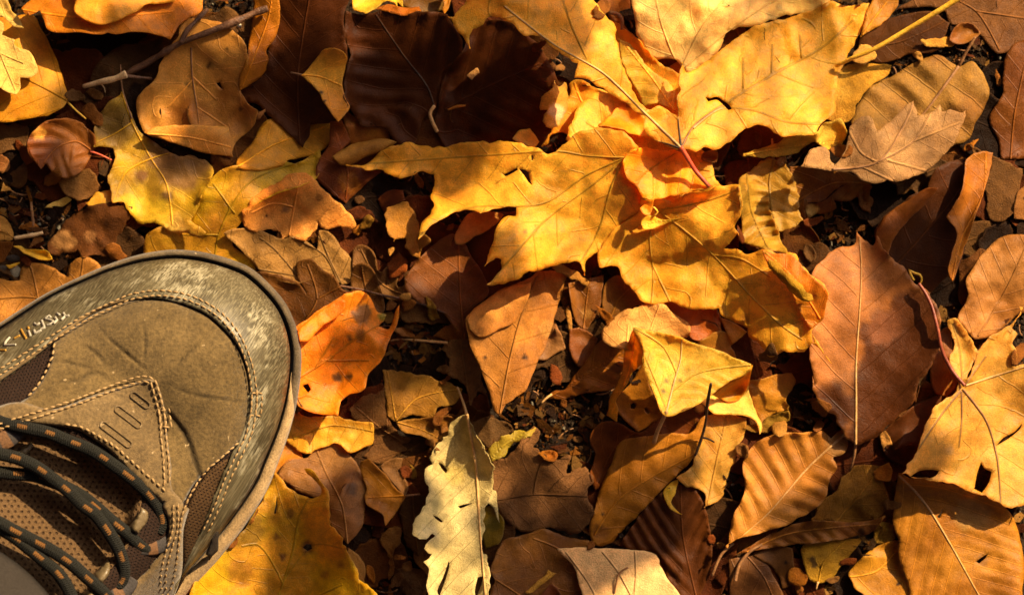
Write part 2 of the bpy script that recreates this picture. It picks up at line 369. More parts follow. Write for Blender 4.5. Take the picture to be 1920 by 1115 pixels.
def build_leaf(L, idx):
    seed = idx * 7 + 11
    P0 = L['outline'] if not isinstance(L['outline'], str) else pts(L['outline'])
    A = .5 * abs(np.sum(P0[:, 0] * np.roll(P0[:, 1], -1) - P0[:, 1] * np.roll(P0[:, 0], -1)))
    sp = float(np.clip(math.sqrt(A) / 26, 3.6, 7.5))
    P = rough_edge(catmull(P0, True, min(4.0, sp)), L['jag'], seed)
    veins = [catmull(pts(v) if isinstance(v, str) else np.asarray(v), False, 6) for v in L['veins']]
    holes = [catmull(pts(h), True, 4, 50) for h in L['holes']]
    axis = veins if veins else [catmull(pca_axis(P0), False, 6)]
    cx, cy = P.mean(0); half = math.sqrt(A) * .5
    c1, c2 = PAL[L['c']] if isinstance(L['c'], str) else [warm(c_) for c_ in L['c']]
    if L['cat'] == 'leaf scrap': c1, c2 = [tuple(.5 * v for v in c_) for c_ in (c1, c2)]  # scrap colours darkened to paint in the shade deep in the gaps
    if L['c2'] is not None: c2 = PAL[L['c2']][0] if isinstance(L['c2'], str) else L['c2']
    rnd = random.Random(seed)
    tilt = L['tilt'] if L['tilt'] is not None else (rnd.uniform(0, 360), rnd.uniform(.0, .12))
    ta = math.radians(tilt[0]); wd = None; tilt = (tilt[0], tilt[1] * 1.45); WR = L['wr'] * .85
    curl = L['curl'] if L['curl'] else rnd.uniform(-1.2, 4.2)
    def vein_coords(X, Y):
        best = np.full(X.shape, 1e9); S = np.zeros(X.shape); SD = np.zeros(X.shape)
        for v in axis:
            d, a, sd_ = seg_dist(X, Y, v); m = d < best
            best = np.where(m, d, best); S = np.where(m, a, S); SD = np.where(m, sd_, SD)
        return best, S, SD
    tt, _, _ = vein_coords(P[:, 0], P[:, 1]); wd = max(6.0, np.percentile(tt, 90))
    n_sec, k_sec = L['sec'] if L['sec'] else (34.0, .75)
    vl = np.linalg.norm(np.diff(axis[0], axis=0), axis=1).sum()
    def phase(t, s, side): return (s - k_sec * t - .0012 * t * t) / n_sec + .23 * side
    ncr, acr = CREASE[L['mat']]; ncr = ncr if half > 45 else max(1, ncr // 2)
    if half > 130: ncr = int(ncr * 1.6)
    creases = []
    for _ in range(ncr):
        th_ = rnd.uniform(0, 6.283); k_ = rnd.randrange(len(P)); w_ = rnd.uniform(.05, .75)
        creases.append((P[k_, 0] * (1 - w_) + cx * w_, P[k_, 1] * (1 - w_) + cy * w_, math.cos(th_), math.sin(th_), acr * L['cr'] * rnd.choice((-1, 1)) * rnd.uniform(.45, 1.1)))
    def shape(X, Y):
        u = (X - cx) * K; v = -(Y - cy) * K
        z = tilt[1] * (u * math.cos(ta) + v * math.sin(ta))
        t, s, side = vein_coords(X, Y)
        z = z + L['cup'] * wd * K * np.minimum(t / wd, 1.6) ** 2
        if L['bend']:
            _, s1, _ = seg_dist(X, Y, axis[0]); z = z + L['bend'] * vl * K * .5 * (s1 / vl - .5) ** 2 * 4
        pl = L['pleat'] or (.22 if L['mat'] == 'maple' and veins and L['sec'] is not False else 0)
        if pl: z = z - pl * .001 * (1 - np.abs(2 * ((phase(t, s, side)) % 1.0) - 1) * 2) * np.clip(t / (.35 * wd), 0, 1)
        z = z + WR * .001 * (1.5 * fbm(X, Y, 75, seed) + .5 * fbm(X, Y, 24, seed + 5, 2))
        for (qx, qy, nx, ny, am) in creases:
            dd = (X - qx) * nx + (Y - qy) * ny + 9 * vnoise(X, Y, 60, seed + 2); z = z + am * K * (np.sqrt(dd * dd + 6.0) - 2.4)
        if curl:
            de, _, _ = seg_dist(X, Y, P[::3], True)
            z = z + curl * .001 * np.exp(-de / 11.0) * np.maximum(.45 + .9 * vnoise(X, Y, 70, seed + 9), -.1)
        return z
    # settle it onto the pile
    win = window(P); X, Y = GX[win], GY[win]; m = inside(X, Y, P)
    if m.sum() < 3:
        i = np.argmin((X - cx) ** 2 + (Y - cy) ** 2); m.flat[i] = True
    dm = dilate(m, 2); Hs = HM[win]; sh = shape(X, Y); diff = Hs - sh; eps = .0005
    z0 = np.percentile(diff[m], L['q']); soft = blur(diff, dm, 30)
    dev = z0 * (1 - L['flex']) + soft * L['flex'] + L['lift'] * .001
    for it in range(14):
        dev = np.where(dm, np.maximum(dev, diff + eps), dev); dev = blur(dev, dm, 2)
    low = np.where(dm, np.maximum(dev, diff + eps), dev)
    dev = np.maximum(blur(low, dm, 1), np.where(dm, diff + eps * .6, -1))
    V2, F = tri(P, sp, holes, veins, seed)
    X, Y = V2[:, 0], V2[:, 1]
    fill = np.where(dm, dev, z0); z = shape(X, Y) + sample(fill, win, X, Y)
    HM[win] = np.where(m, np.maximum(HM[win], sh + dev), HM[win]); TOP[win] = np.where(m, idx + 1, TOP[win])
    W = world(X, Y, z); t, s, side = vein_coords(X, Y); de, _, _ = seg_dist(X, Y, P, True)
    mot = sstep(-.45, .45, fbm(X, Y, 70, seed + 21, 3))
    if L['c2'] is not None: mot = sstep(-.2, .2, fbm(X, Y, 90, seed + 21, 4))
    colr = np.array(c1)[None] * (1 - mot[:, None]) + np.array(c2)[None] * mot[:, None]
    for (p, r, cc, st) in L['spots']:
        p = pts(p)[0]; dd = np.hypot(X - p[0], Y - p[1]) / r + .35 * fbm(X, Y, max(8, r * .5), seed + 31, 3)
        f = (1 - sstep(.6, 1.0, dd))[:, None] * st; cc = PAL[cc][0] if isinstance(cc, str) else cc
        colr = colr * (1 - f) + np.array(cc)[None] * f
    n = len(V2); vs = L['vs'] if L['vs'] is not None else VEINSHADE.get(L['c'] if isinstance(L['c'], str) else '', .35)
    at = {'col': ('FLOAT_COLOR', np.concatenate([np.clip(colr, 0, 1), np.ones((n, 1))], 1)),
          'vd': ('FLOAT', (t if veins else t * 0 + 99) * K), 'vw': ('FLOAT', np.full(n, L['vw'] * K * 1.6)), 'vs': ('FLOAT', np.full(n, vs)),
          'ph': ('FLOAT', phase(t, s, side)), 'sf': ('FLOAT', np.full(n, (1.0 if (veins and L['sec'] is not False) else 0.0))), 'ed': ('FLOAT', de * K)}
    W, FF, at = thicken(W, F, .00022, at)
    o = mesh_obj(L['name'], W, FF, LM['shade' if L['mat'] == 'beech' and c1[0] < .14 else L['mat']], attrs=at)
    if L['of'] is not None: child_fix(o, PARENT[L['of']])
    else:
        o['label'] = L['label']; o['category'] = L['cat']
        if L['group']: o['group'] = L['group']
    if L['key']: PARENT[L['key']] = o
    root = o if L['of'] is None else PARENT[L['of']]
    if veins and L['cat'] != 'leaf scrap' and A > 2500:
        mr = L['midrib'] or []; mr = [mr] if isinstance(mr, tuple) else list(mr)
        for i, v in enumerate(veins[:9]):
            mi = inside(v[:, 0], v[:, 1], P)
            for h in holes: mi &= ~inside(v[:, 0], v[:, 1], h)
            bad = np.where(~mi)[0]
            if len(bad) and bad[0] > 5: v = v[:bad[0]]
            else: v = v[mi]
            if len(v) < 5 or np.max(np.hypot(*np.diff(v, axis=0).T)) > 30: continue
            r, mt = mr[i] if i < len(mr) else (1.5 if i == 0 else 1.15, None)
            zz = shape(v[:, 0], v[:, 1]) + sample(fill, win, v[:, 0], v[:, 1]); rr = r * K * np.linspace(1, .25, len(v))
            Vt, Ft, _, _ = tube(world(v[:, 0], v[:, 1], zz + rr * .1), rr, 7); nv = len(Vt); va = None
            if mt is None:
                cc = np.clip(np.array(c1) * (1 + vs * 1.1), 0, 1); va = {k: (tp, np.full(nv, 0.0)) for k, (tp, _) in at.items() if tp == 'FLOAT'}
                va['col'] = ('FLOAT_COLOR', np.tile(np.append(cc, 1.0), (nv, 1))); va['vd'] = ('FLOAT', np.full(nv, 9.)); va['ed'] = ('FLOAT', np.full(nv, 9.)); va['vw'] = ('FLOAT', np.full(nv, .001))
            ch = mesh_obj('midrib' if i == 0 else 'vein', Vt, Ft, MAT[mt] if mt else LM[L['mat']], attrs=va); child_fix(ch, o)
    if L['stem']:
        st = L['stem']; path, r0, r1, mt = st[:4]; lf = st[4] if len(st) > 4 else 0.0
        ground_tube('stalk', path, r0, r1, mt, parent=root, lift=lf, seed=seed)
    return o

# ------------------------------------------------------------------ the soil
def axis_coords():
    inner = np.linspace(-.34, .34, 190); outer = np.array([.4, .55, .8, 1.2, 2, 4, 8, 16, 40])
    return np.concatenate([-outer[::-1], inner, outer])
ax = axis_coords(); XX, YY = np.meshgrid(ax, ax)
near = (np.abs(XX) < .36) & (np.abs(YY) < .36)
ZZ = np.where(near, soil_z(XX / K + 960, 557.5 - YY / K), 0.0) + .05 * vnoise(XX, YY, 5, 3) * sstep(.6, 4, np.hypot(XX, YY))
nn = len(ax); Fg = [[i * nn + j, i * nn + j + 1, (i + 1) * nn + j + 1, (i + 1) * nn + j] for i in range(nn - 1) for j in range(nn - 1)]
Vg = np.stack([XX.ravel(), YY.ravel(), ZZ.ravel()], 1)
mesh_obj('ground', Vg, Fg, MAT['soil'], kind='structure')
# crumbs of soil, one loose mass
def blob_mesh(centers, radii, seed):
    ph = (1 + 5 ** .5) / 2
    iv = np.array([(-1, ph, 0), (1, ph, 0), (-1, -ph, 0), (1, -ph, 0), (0, -1, ph), (0, 1, ph), (0, -1, -ph), (0, 1, -ph), (ph, 0, -1), (ph, 0, 1), (-ph, 0, -1), (-ph, 0, 1)]) / 1.9
    ff = np.array([(0, 11, 5), (0, 5, 1), (0, 1, 7), (0, 7, 10), (0, 10, 11), (1, 5, 9), (5, 11, 4), (11, 10, 2), (10, 7, 6), (7, 1, 8), (3, 9, 4), (3, 4, 2), (3, 2, 6), (3, 6, 8), (3, 8, 9), (4, 9, 5), (2, 4, 11), (6, 2, 10), (8, 6, 7), (9, 8, 1)])
    r = np.random.RandomState(seed); n = len(centers)
    V = iv[None] * radii[:, None, None] * r.uniform(.6, 1.35, (n, 12, 1)) * r.uniform(.6, 1.3, (n, 1, 3)) + centers[:, None]
    F = ff[None] + (np.arange(n) * 12)[:, None, None]
    return V.reshape(-1, 3), F.reshape(-1, 3).tolist()
# ------------------------------------------------------------------ old scraps at the bottom of the pile
RS = random.Random(3)
def scrap_outline(cx, cy, r, a, kind):
    n = 14; out = []
    for i in range(n):
        th = i / n * 2 * math.pi
        if kind == 0: rr = r * (1 + .15 * RS.uniform(-1, 1)); x, y = rr * math.cos(th), .55 * rr * math.sin(th) * (1 - .25 * math.cos(th))
        elif kind == 1: rr = r * (.95 if i % 2 else .66) * RS.uniform(.85, 1.1); x, y = rr * math.cos(th), .62 * rr * math.sin(th)
        else: rr = r * RS.uniform(.55, 1.0); x, y = rr * math.cos(th), .8 * rr * math.sin(th)
        out.append((cx + x * math.cos(a) - y * math.sin(a), cy + x * math.sin(a) + y * math.cos(a)))
    return np.array(out)
N_SCRAP = 0
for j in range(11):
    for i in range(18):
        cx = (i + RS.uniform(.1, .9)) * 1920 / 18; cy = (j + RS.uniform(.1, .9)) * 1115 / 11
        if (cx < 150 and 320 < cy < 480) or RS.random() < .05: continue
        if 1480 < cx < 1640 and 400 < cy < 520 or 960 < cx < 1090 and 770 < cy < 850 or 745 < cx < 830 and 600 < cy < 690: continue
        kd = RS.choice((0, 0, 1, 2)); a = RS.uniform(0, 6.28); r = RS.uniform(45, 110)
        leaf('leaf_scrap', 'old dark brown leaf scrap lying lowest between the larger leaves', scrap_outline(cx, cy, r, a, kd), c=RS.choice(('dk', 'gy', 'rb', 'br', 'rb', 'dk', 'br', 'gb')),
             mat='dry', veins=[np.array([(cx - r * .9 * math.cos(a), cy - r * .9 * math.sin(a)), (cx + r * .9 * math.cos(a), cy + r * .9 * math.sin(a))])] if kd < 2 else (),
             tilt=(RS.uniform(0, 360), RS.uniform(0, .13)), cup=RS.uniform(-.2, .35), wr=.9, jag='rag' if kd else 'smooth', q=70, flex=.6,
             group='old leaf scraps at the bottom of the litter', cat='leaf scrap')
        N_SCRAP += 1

D = leaf
TO, AW = 225, 45      # tilt directions: faces the sun / faces away from it
# ---- left edge, on the bare soil
D('leaf_fragment', 'ragged grey-brown leaf piece at the left edge below the orange leaf', 'R1 -90,640 60,652 160,650 150,700 140,760 90,795 50,780 20,790 -90,830', 'gy', 'dry', jag='rag', wr=.8)
D('leaf_fragment', 'square grey-brown leaf shard under the small round leaf', 'R1 300,940 390,905 470,875 500,930 525,980 400,1050 370,1030', 'gb', 'dry', jag='rag', wr=.7)
D('leaf_fragment', 'thin pale straw-coloured leaf shard on bare soil', 'R1 235,1085 280,1055 350,1030 375,1045 330,1080 280,1088', 'pale', 'dry', tilt=(TO, .2), wr=.4, lift=1)
D('leaf_fragment', 'torn yellow leaf bit beside the yellow mottled leaf', 'R1 440,1060 480,1025 530,995 600,1000 640,1050 560,1070 470,1085', 'ye', 'maple', jag='rag', tilt=(TO, .15), lift=1)
D('dry_leaf', 'tan curled dry leaf cut by the left edge above the shoe', 'K -240,100 0,170 70,200 130,270 175,370 175,460 110,510 60,500 -240,560', 'tan', 'dry', tilt=(TO, .3), cup=.4, veins=['K -240,300 0,360 150,430'])
D('dry_leaf', 'dark brown leaf piece at the left edge below the tan curled one', 'K -240,490 90,510 180,510 150,600 100,680 30,770 -100,800 -240,800', 'br', 'dry', wr=.8)
D('small_leaf', 'tiny yellow pointed leaf lying on the soil near the shoe', 'K 170,565 270,555 350,605 480,618 590,618 640,660 690,740 560,742 420,705 320,660 240,610', 'lem', 'maple', tilt=(TO, .25), cup=.35, bend=.2, lift=1.5)
D('small_leaf', 'tiny yellow leaf tip poking out by the grey stone', 'K 80,815 130,812 200,790 260,780 180,840 120,870', 'lem', 'maple', lift=1)
D('oak_leaf', 'brown lobed oak leaf half under the left side of the shoe', 'K -240,980 0,990 120,1020 262,1018 266,900 290,830 340,790 420,775 560,790 680,840 780,920 868,960 888,850 950,770 1060,710 1150,708 1250,760 1330,860 1310,1000 1250,1300 400,1900 -240,1800',
  ((.44, .20, .065), (.36, .15, .04)), 'oak', veins=['K 900,1500 500,1250 0,1250 -240,1300', 'K 500,1250 420,900 380,800', 'K 900,1450 1050,1000 1090,730'], tilt=(TO, .1), cup=.1, wr=.6, vs=-.15, q=90)
D('bark_piece', 'piece of dark fibrous rotten bark near the shoe tip', 'R5 255,250 300,210 340,150 420,90 560,55 690,80 660,160 620,220 590,300 540,335 500,330 440,345 400,300 350,330 290,335 250,300', ((.075, .028, .010), (.13, .05, .016)), 'dry', jag='rag', wr=2.2, cup=-.25, tilt=(60, .1), cat='bark', lift=1,
  spots=[('R5 330,255', 26, (.42, .2, .06), .85), ('R5 470,230', 14, (.3, .13, .04), .7)])
# ---- left part of the picture
D('maple_leaf', 'yellow spotted leaf poking out above the tip of the shoe', 'F 378,362 390,345 415,318 445,312 520,300 560,305 600,280 596,330 560,350 520,362 480,385 455,412 438,440 437,462 465,480 480,510 440,560 300,540 268,500 270,465 276,440 300,425 340,430',
  'yg', 'maple', veins=['F 400,540 410,440 470,340 560,305', 'F 410,440 340,440', 'F 440,400 400,345'], tilt=(TO, .06), wr=.7, q=92, c2=(.55, .27, .012), spots=[('R5 1130,170', 20, 'ob', .5), ('R5 1160,60', 14, 'ob', .4)])
D('beech_leaf', 'brown leaf showing between the rolled tan edge and the dark leaves', 'R2 560,560 680,640 790,670 815,740 620,790 590,700', 'ob', 'beech', tilt=(AW, .1))
D('beech_leaf', 'dull yellow-orange leaf lying below the large dark leaf', 'R2 13,882 10,840 50,790 100,735 160,635 240,622 330,690 420,640 500,630 505,700 480,770 430,800 330,840 230,872 150,892 80,893',
  ((.62, .29, .03), (.52, .21, .016)), 'beech', veins=['R2 20,870 200,760 480,660'], tilt=(TO, .12), cup=-.15, curl=-1)
D('oak_leaf', 'dull grey-brown leaf between the salmon leaf and the orange one', 'R6 -60,215 0,195 130,200 260,245 300,232 360,248 430,300 440,200 480,203 560,290 625,375 612,480 560,480 470,440 340,475 300,475 140,425 80,350', ((.40, .22, .09), (.32, .165, .065)), 'oak', vs=-.4,
  veins=['R6 80,395 330,440 560,490', 'R6 330,440 200,290 130,240', 'R6 540,470 470,330 300,240', 'R6 560,480 500,360 440,210'], tilt=(200, .08), q=90)
D('oak_leaf', 'grey-brown oak leaf with rounded lobes beside a thin twig', 'R6 620,395 622,300 650,275 700,290 735,340 748,410 770,420 800,390 840,398 860,440 855,490 885,482 915,545 830,565 770,545 700,490', 'gb', 'oak', veins=['R6 910,545 770,480 660,300'], tilt=(AW, .1))
D('oak_leaf', 'dark brown oak leaf with two blunt lobes by the toe of the shoe', 'R6 110,420 180,415 280,450 335,478 375,532 330,440 318,390 340,352 400,348 460,400 510,430 570,510 650,540 700,640 480,700 380,760 300,740 250,620 200,520', ((.17, .075, .014), (.12, .047, .008)), 'oak',
  veins=['R6 330,720 430,560 380,380', 'R6 430,560 600,470'], tilt=(20, .15), q=88)
D('oak_leaf', 'single brown oak lobe standing up behind the bright orange leaf', 'R6 612,520 605,440 630,382 680,373 730,420 760,500 782,610 770,640 700,620 640,560', ((.18, .085, .022), (.13, .055, .012)), 'oak', veins=['R6 720,620 680,480 665,390'], tilt=(AW, .15), lift=2)
D('beech_leaf', 'red-brown twisted leaf strip below the pointed maple lobe', 'R6 750,40 800,-5 880,-10 890,40 840,70 780,110', 'rb', 'beech', tilt=(30, .3), cup=.4)
D('beech_leaf', 'narrow orange-brown ragged leaf hanging below the maple lobe', 'R6 790,80 840,60 900,50 940,110 970,200 976,345 930,330 892,300 897,240 830,262 800,190', ((.40, .185, .035), (.32, .12, .02)), 'oak', jag='rag', tilt=(200, .3), cup=.25, lift=2)
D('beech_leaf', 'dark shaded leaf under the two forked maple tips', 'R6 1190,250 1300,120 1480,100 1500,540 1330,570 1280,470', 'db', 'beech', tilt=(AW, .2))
D('beech_leaf', 'dull reddish-brown leaf right of the thin lying twig', 'R6 888,460 930,390 980,330 1060,260 1140,220 1190,250 1240,340 1300,430 1330,530 1250,600 1215,660 1220,780 1175,740 1130,680 1090,630 1000,600 940,560 900,520',
  ((.23, .088, .026), (.17, .058, .016)), 'beech', veins=['R6 1200,760 1180,560 1170,280'], tilt=(160, .1), cup=-.2)
D('oak_leaf', 'small tan lobe-ended leaf tucked under the yellow maple', 'R6 1150,238 1180,170 1220,115 1340,103 1410,118 1340,190 1240,240 1200,272 1160,268', 'tan', 'oak', tilt=(TO, .25), lift=1)
D('leaf_fragment', 'small brown lobed leaf piece above the pale lying stalk', 'R6 1035,755 1095,700 1140,690 1185,735 1190,775 1110,775', 'br', 'dry', jag='rag')
D('leaf_fragment', 'ragged mauve-grey leaf left of the large brown curled leaf', 'R6 1055,820 1120,780 1222,768 1262,860 1295,960 1312,1062 1270,1040 1232,1112 1200,1000 1150,970 1100,925 1115,870', ((.30, .165, .085), (.22, .11, .055)), 'dry', jag='rag', tilt=(TO, .12), veins=['R6 1225,1100 1200,900 1180,780'])
# ---- top left
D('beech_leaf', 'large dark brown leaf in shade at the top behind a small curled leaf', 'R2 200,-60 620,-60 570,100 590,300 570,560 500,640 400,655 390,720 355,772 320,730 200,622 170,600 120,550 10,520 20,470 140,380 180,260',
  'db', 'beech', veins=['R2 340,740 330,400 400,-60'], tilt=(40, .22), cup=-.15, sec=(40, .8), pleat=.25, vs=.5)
D('oak_leaf', 'leaf with yellow tip and brown top lying left of centre above the shoe', 'R1 635,478 600,510 555,545 510,620 488,770 560,765 592,775 600,830 565,920 578,1000 590,1058 640,1055 R5 690,130 740,170 790,160 870,190 960,215 1050,237 1070,212 1040,180 1000,150 R1 1050,1050 1062,1000 1100,940 1112,880 1060,830 900,790 800,740 730,690 690,600',
  ((.56, .34, .022), (.46, .25, .02)), 'maple', veins=['R1 635,478 690,640 790,830 870,960 R5 900,170', 'R1 790,830 900,800 1060,850', 'R1 690,640 600,700 510,740', 'R1 790,830 660,900 600,1040'], tilt=(TO, .1), wr=1.0, c2=(.46, .26, .02), vs=.3, jag='maple',
  spots=[('R1 960,850', 60, (.24, .11, .032), .9), ('R1 850,800', 40, (.22, .10, .03), .8), ('R1 600,640', 55, (.24, .125, .02), .8), ('R1 740,920', 14, (.2, .07, .02), .8), ('R1 870,1030', 15, (.12, .045, .016), .85), ('R5 560,120', 30, 'ye', .7), ('R1 700,1080', 50, (.66, .44, .02), .9), ('R5 900,170', 30, 'ylit', .7), ('R5 820,120', 36, (.66, .44, .02), .9)], stem=('R1 690,620 640,470 630,340', 1.8, 1.2, 'stem_brown'))
D('beech_leaf', 'small round red-brown leaf with a red stalk on the soil', 'R1 200,660 280,625 350,618 440,650 490,690 496,770 460,840 430,890 340,932 290,915 240,850 215,887 180,850 150,800 145,740', ((.34, .12, .03), (.22, .065, .015)), 'beech',
  veins=['R1 482,790 400,740 300,770 230,850'], tilt=(150, .18), cup=.28, pleat=.5, sec=(24, .7), spots=[('R1 205,700', 15, (.62, .28, .04), .9)], stem=('R1 470,790 520,808 585,838', 2.2, 1.6, 'stem_red'), lift=2)
D('beech_leaf', 'orange-yellow leaf at the left edge under the pale oak leaf', 'R1 -220,40 0,90 100,80 180,88 215,150 260,230 310,350 340,440 352,528 330,560 250,600 130,627 0,640 -220,650', ((.62, .275, .018), (.50, .19, .010)), 'beech', veins=['R1 352,528 250,470 100,400 -220,330'], tilt=(250, .22), cup=-.2, vs=-.3, sec=(40, .8), stem=('R1 350,530 400,580 450,622', 2, 1.6, 'stem_yellow'), lift=3)
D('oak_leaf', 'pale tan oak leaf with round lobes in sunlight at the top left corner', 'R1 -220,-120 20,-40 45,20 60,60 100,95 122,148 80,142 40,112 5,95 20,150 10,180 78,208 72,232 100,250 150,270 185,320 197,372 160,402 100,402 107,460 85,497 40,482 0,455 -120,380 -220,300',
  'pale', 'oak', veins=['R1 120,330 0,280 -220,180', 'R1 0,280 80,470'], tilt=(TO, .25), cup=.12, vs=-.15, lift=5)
D('beech_leaf', 'orange-brown curled leaf under the twig with a turned-up lower edge', 'R1 965,105 1040,100 1150,115 1250,190 1292,260 1292,340 1252,450 1290,540 1346,580 1322,660 1232,752 1212,800 1100,790 860,730 755,695 735,650 715,560 720,510 820,400 840,330 920,200',
  ((.56, .25, .07), (.40, .15, .04)), 'beech', key='curled', veins=['R1 1000,250 1005,400 1030,560 1040,645', 'R1 1030,560 1180,660', 'R1 1005,420 880,560', 'R1 1005,400 1130,520'], tilt=(100, .06), cup=.15, wr=1.0, vs=.3, midrib=[(2.2, 'stem_brown')], curl=2.0,
  holes=['R1 1130,435 1150,430 1165,470 1150,460'], spots=[('R1 985,445', 7, 'dk', .9), ('R1 1095,338', 8, 'dk', .9), ('R1 1255,575', 5, 'dk', .9), ('R1 1190,265', 5, 'dk', .9)])
D('folded_flap', None, 'R1 755,692 830,662 950,650 1100,660 1192,668 1200,720 1216,818 1160,816 1000,780 860,730', ((.60, .28, .075), (.54, .22, .05)), 'beech', of='curled', tilt=(TO, .15), cup=-.2, veins=['R1 760,700 1000,720 1205,770'], lift=1.5)
D('beech_leaf', 'narrow orange-brown leaf standing upright beside the twig', 'R2 90,-60 232,-60 232,0 241,90 210,200 165,270 175,310 140,400 30,472 18,430 65,300 75,200 95,100', ((.46, .175, .014), (.38, .12, .010)), 'beech', veins=['R2 40,450 110,280 180,80 200,-60'], tilt=(20, .25), cup=-.3, lift=3)
D('beech_leaf', 'small folded orange leaf with a thin pointed stalk on the dark leaf', 'R2 350,393 420,320 470,262 520,252 582,290 562,430 572,500 602,560 540,637 470,540 430,470 370,412', ((.62, .29, .04), (.54, .22, .025)), 'beech', veins=['R2 350,393 440,400 560,450'], tilt=(220, .12), cup=.5, lift=3, stem=('R2 360,395 320,385 292,380', 2.2, 1.4, 'stem_brown'), spots=[('R2 452,483', 4, 'dk', 1), ('R2 468,530', 4, 'dk', 1)])
D('maple_leaf', 'olive-yellow leaf in the top edge above the dark leaf', 'U 820,-120 1100,-140 1420,-80 1430,100 1300,170 1100,160 960,120 840,60', 'ol', 'maple', tilt=(TO, .1))
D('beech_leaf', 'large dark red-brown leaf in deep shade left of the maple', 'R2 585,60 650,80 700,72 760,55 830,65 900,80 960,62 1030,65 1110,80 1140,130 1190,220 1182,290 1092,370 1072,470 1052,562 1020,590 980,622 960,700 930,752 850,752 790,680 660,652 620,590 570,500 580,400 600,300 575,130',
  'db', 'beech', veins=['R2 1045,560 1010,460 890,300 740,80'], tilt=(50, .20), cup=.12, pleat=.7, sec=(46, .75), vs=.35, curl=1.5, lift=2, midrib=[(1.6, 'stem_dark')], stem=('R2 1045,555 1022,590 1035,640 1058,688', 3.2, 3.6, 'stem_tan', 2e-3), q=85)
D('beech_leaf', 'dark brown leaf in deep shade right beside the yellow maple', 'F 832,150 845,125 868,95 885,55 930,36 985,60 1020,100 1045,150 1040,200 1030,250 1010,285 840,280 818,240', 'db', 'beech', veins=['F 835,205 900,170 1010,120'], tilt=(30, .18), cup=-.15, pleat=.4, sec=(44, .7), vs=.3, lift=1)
D('beech_leaf', 'red-brown leaf with a blunt tip below the rolled tan leaf', 'R2 500,640 560,630 610,740 520,820 560,860 700,880 778,890 680,970 640,1010 580,1062 500,1010 430,930 425,870 490,760', 'rb', 'beech', veins=['R2 580,1040 590,900 530,700'], tilt=(200, .16), cup=-.2, spots=[('R2 600,960', 24, 'ob', .6)])
D('rolled_leaf', 'tan leaf edge rolled into a narrow strip beside the maple tip', 'R2 510,818 600,760 700,735 800,728 845,745 760,792 680,822 600,862 550,862', ((.44, .22, .06), (.36, .16, .04)), 'oak', tilt=(200, .2), cup=-.6, lift=3)
D('beech_leaf', 'salmon-orange ragged leaf with tiny holes above the grey-brown leaf', 'R6 30,120 70,60 110,15 R2 200,960 290,910 350,898 420,940 480,1010 560,1070 R6 600,110 642,182 600,192 540,180 460,192 432,150 420,200 355,250 290,230 250,252 230,220 130,200 60,197',
  ((.66, .27, .085), (.58, .20, .04)), 'oak', jag='rag', veins=['R6 285,230 310,80 340,-60', 'R6 310,80 200,60 90,110'], tilt=(TO, .08), wr=.8, vs=.2, lift=1, spots=[('R6 168,125', 4, 'dk', 1), ('R6 265,85', 9, (.2, .09, .04), .8), ('R6 440,30', 8, 'br', .8)])
D('beech_leaf', 'broad orange-brown leaf along the top left edge', 'R1 110,45 180,-20 300,-110 1080,-110 1062,0 1050,60 935,130 892,207 800,176 700,166 560,182 400,166 250,156 230,100 205,58 150,82', ((.56, .205, .016), (.46, .14, .009)), 'beech', key='broad', veins=['R1 120,52 400,90 900,60'], tilt=(240, .1), cup=-.15, curl=2.5, wr=.8, lift=8)
D('folded_flap', None, 'R1 372,-110 385,0 392,60 430,100 540,132 640,96 740,50 775,30 925,0 960,-110', ((.66, .30, .035), (.58, .23, .022)), 'beech', of='broad', tilt=(TO, .18), cup=-.15, lift=3, wr=.9)
D('small_leaf', 'lemon-yellow crinkled leaf tip hanging in from the top edge', 'U 120,-140 140,0 160,130 240,162 322,212 390,160 460,125 520,90 640,25 740,45 790,150 775,30 855,105 850,40 800,-140', 'lem', 'maple', jag='maple', tilt=(TO, .2), wr=1.5, lift=6)
D('leaf_fragment', 'thin orange curled leaf edge under the lemon-yellow tip', 'U 450,130 600,152 720,182 830,217 900,222 960,192 1110,155 1080,85 850,105 700,65 560,85', 'or', 'oak', tilt=(TO, .3), lift=2)
D('leaf_fragment', 'narrow orange leaf tip hanging beside the maple corner', 'U 1380,-140 1520,-140 1485,110 1432,192 1400,140 1420,80', 'yo', 'maple', tilt=(TO, .2), lift=4)
# ---- the main twig lies over the curled leaf; thin sticks on the soil
def main_twig():
    t = ground_tube('twig', 'R1 640,395 760,335 940,228 1100,165 1240,110 1340,65 1400,45', 5.6, 7.2, 'twig', lift=.001, knots=.22, label='dark brown forked twig with a pale broken end at top left', cat='twig', sides=12, seed=5)
    ground_tube('broken_end', 'R1 440,452 520,430 600,412 660,388', 4.6, 6.0, 'wood', parent=t, knots=.3, lift=.002, seed=8)
    ground_tube('side_shoot', 'R1 945,225 975,165 1020,115 1085,50', 6.2, 3.4, 'twig', parent=t, knots=.35, lift=.003, seed=9)
    ground_tube('side_shoot', 'R1 640,395 700,402 790,412', 4.0, 2.6, 'twig', parent=t, knots=.3, seed=10)
    ground_tube('splinter', 'R1 530,440 545,460 550,485', 1.4, .5, 'wood', parent=t, seed=11)
    P = world(*pts('R1 1250,140')[0], 0); z = float(sample(HM, FULL, *[np.array([v]) for v in pts('R1 1250,122')[0]])[0]) + .001
    V, F = blob_mesh(np.array([world(*pts('R1 1250,137')[0], z)]), np.array([.0011]), 3)
    child_fix(mesh_obj('bud_scar', V, F, MAT['pale_stone']), t)
LEAVES.append(main_twig)
LEAVES.append(lambda: ground_tube('twig', 'R6 550,490 660,510 780,540 940,572 1100,632', 2.4, 1.6, 'twig', label='thin dark twig lying below the grey-brown oak leaf', cat='twig', knots=.2))
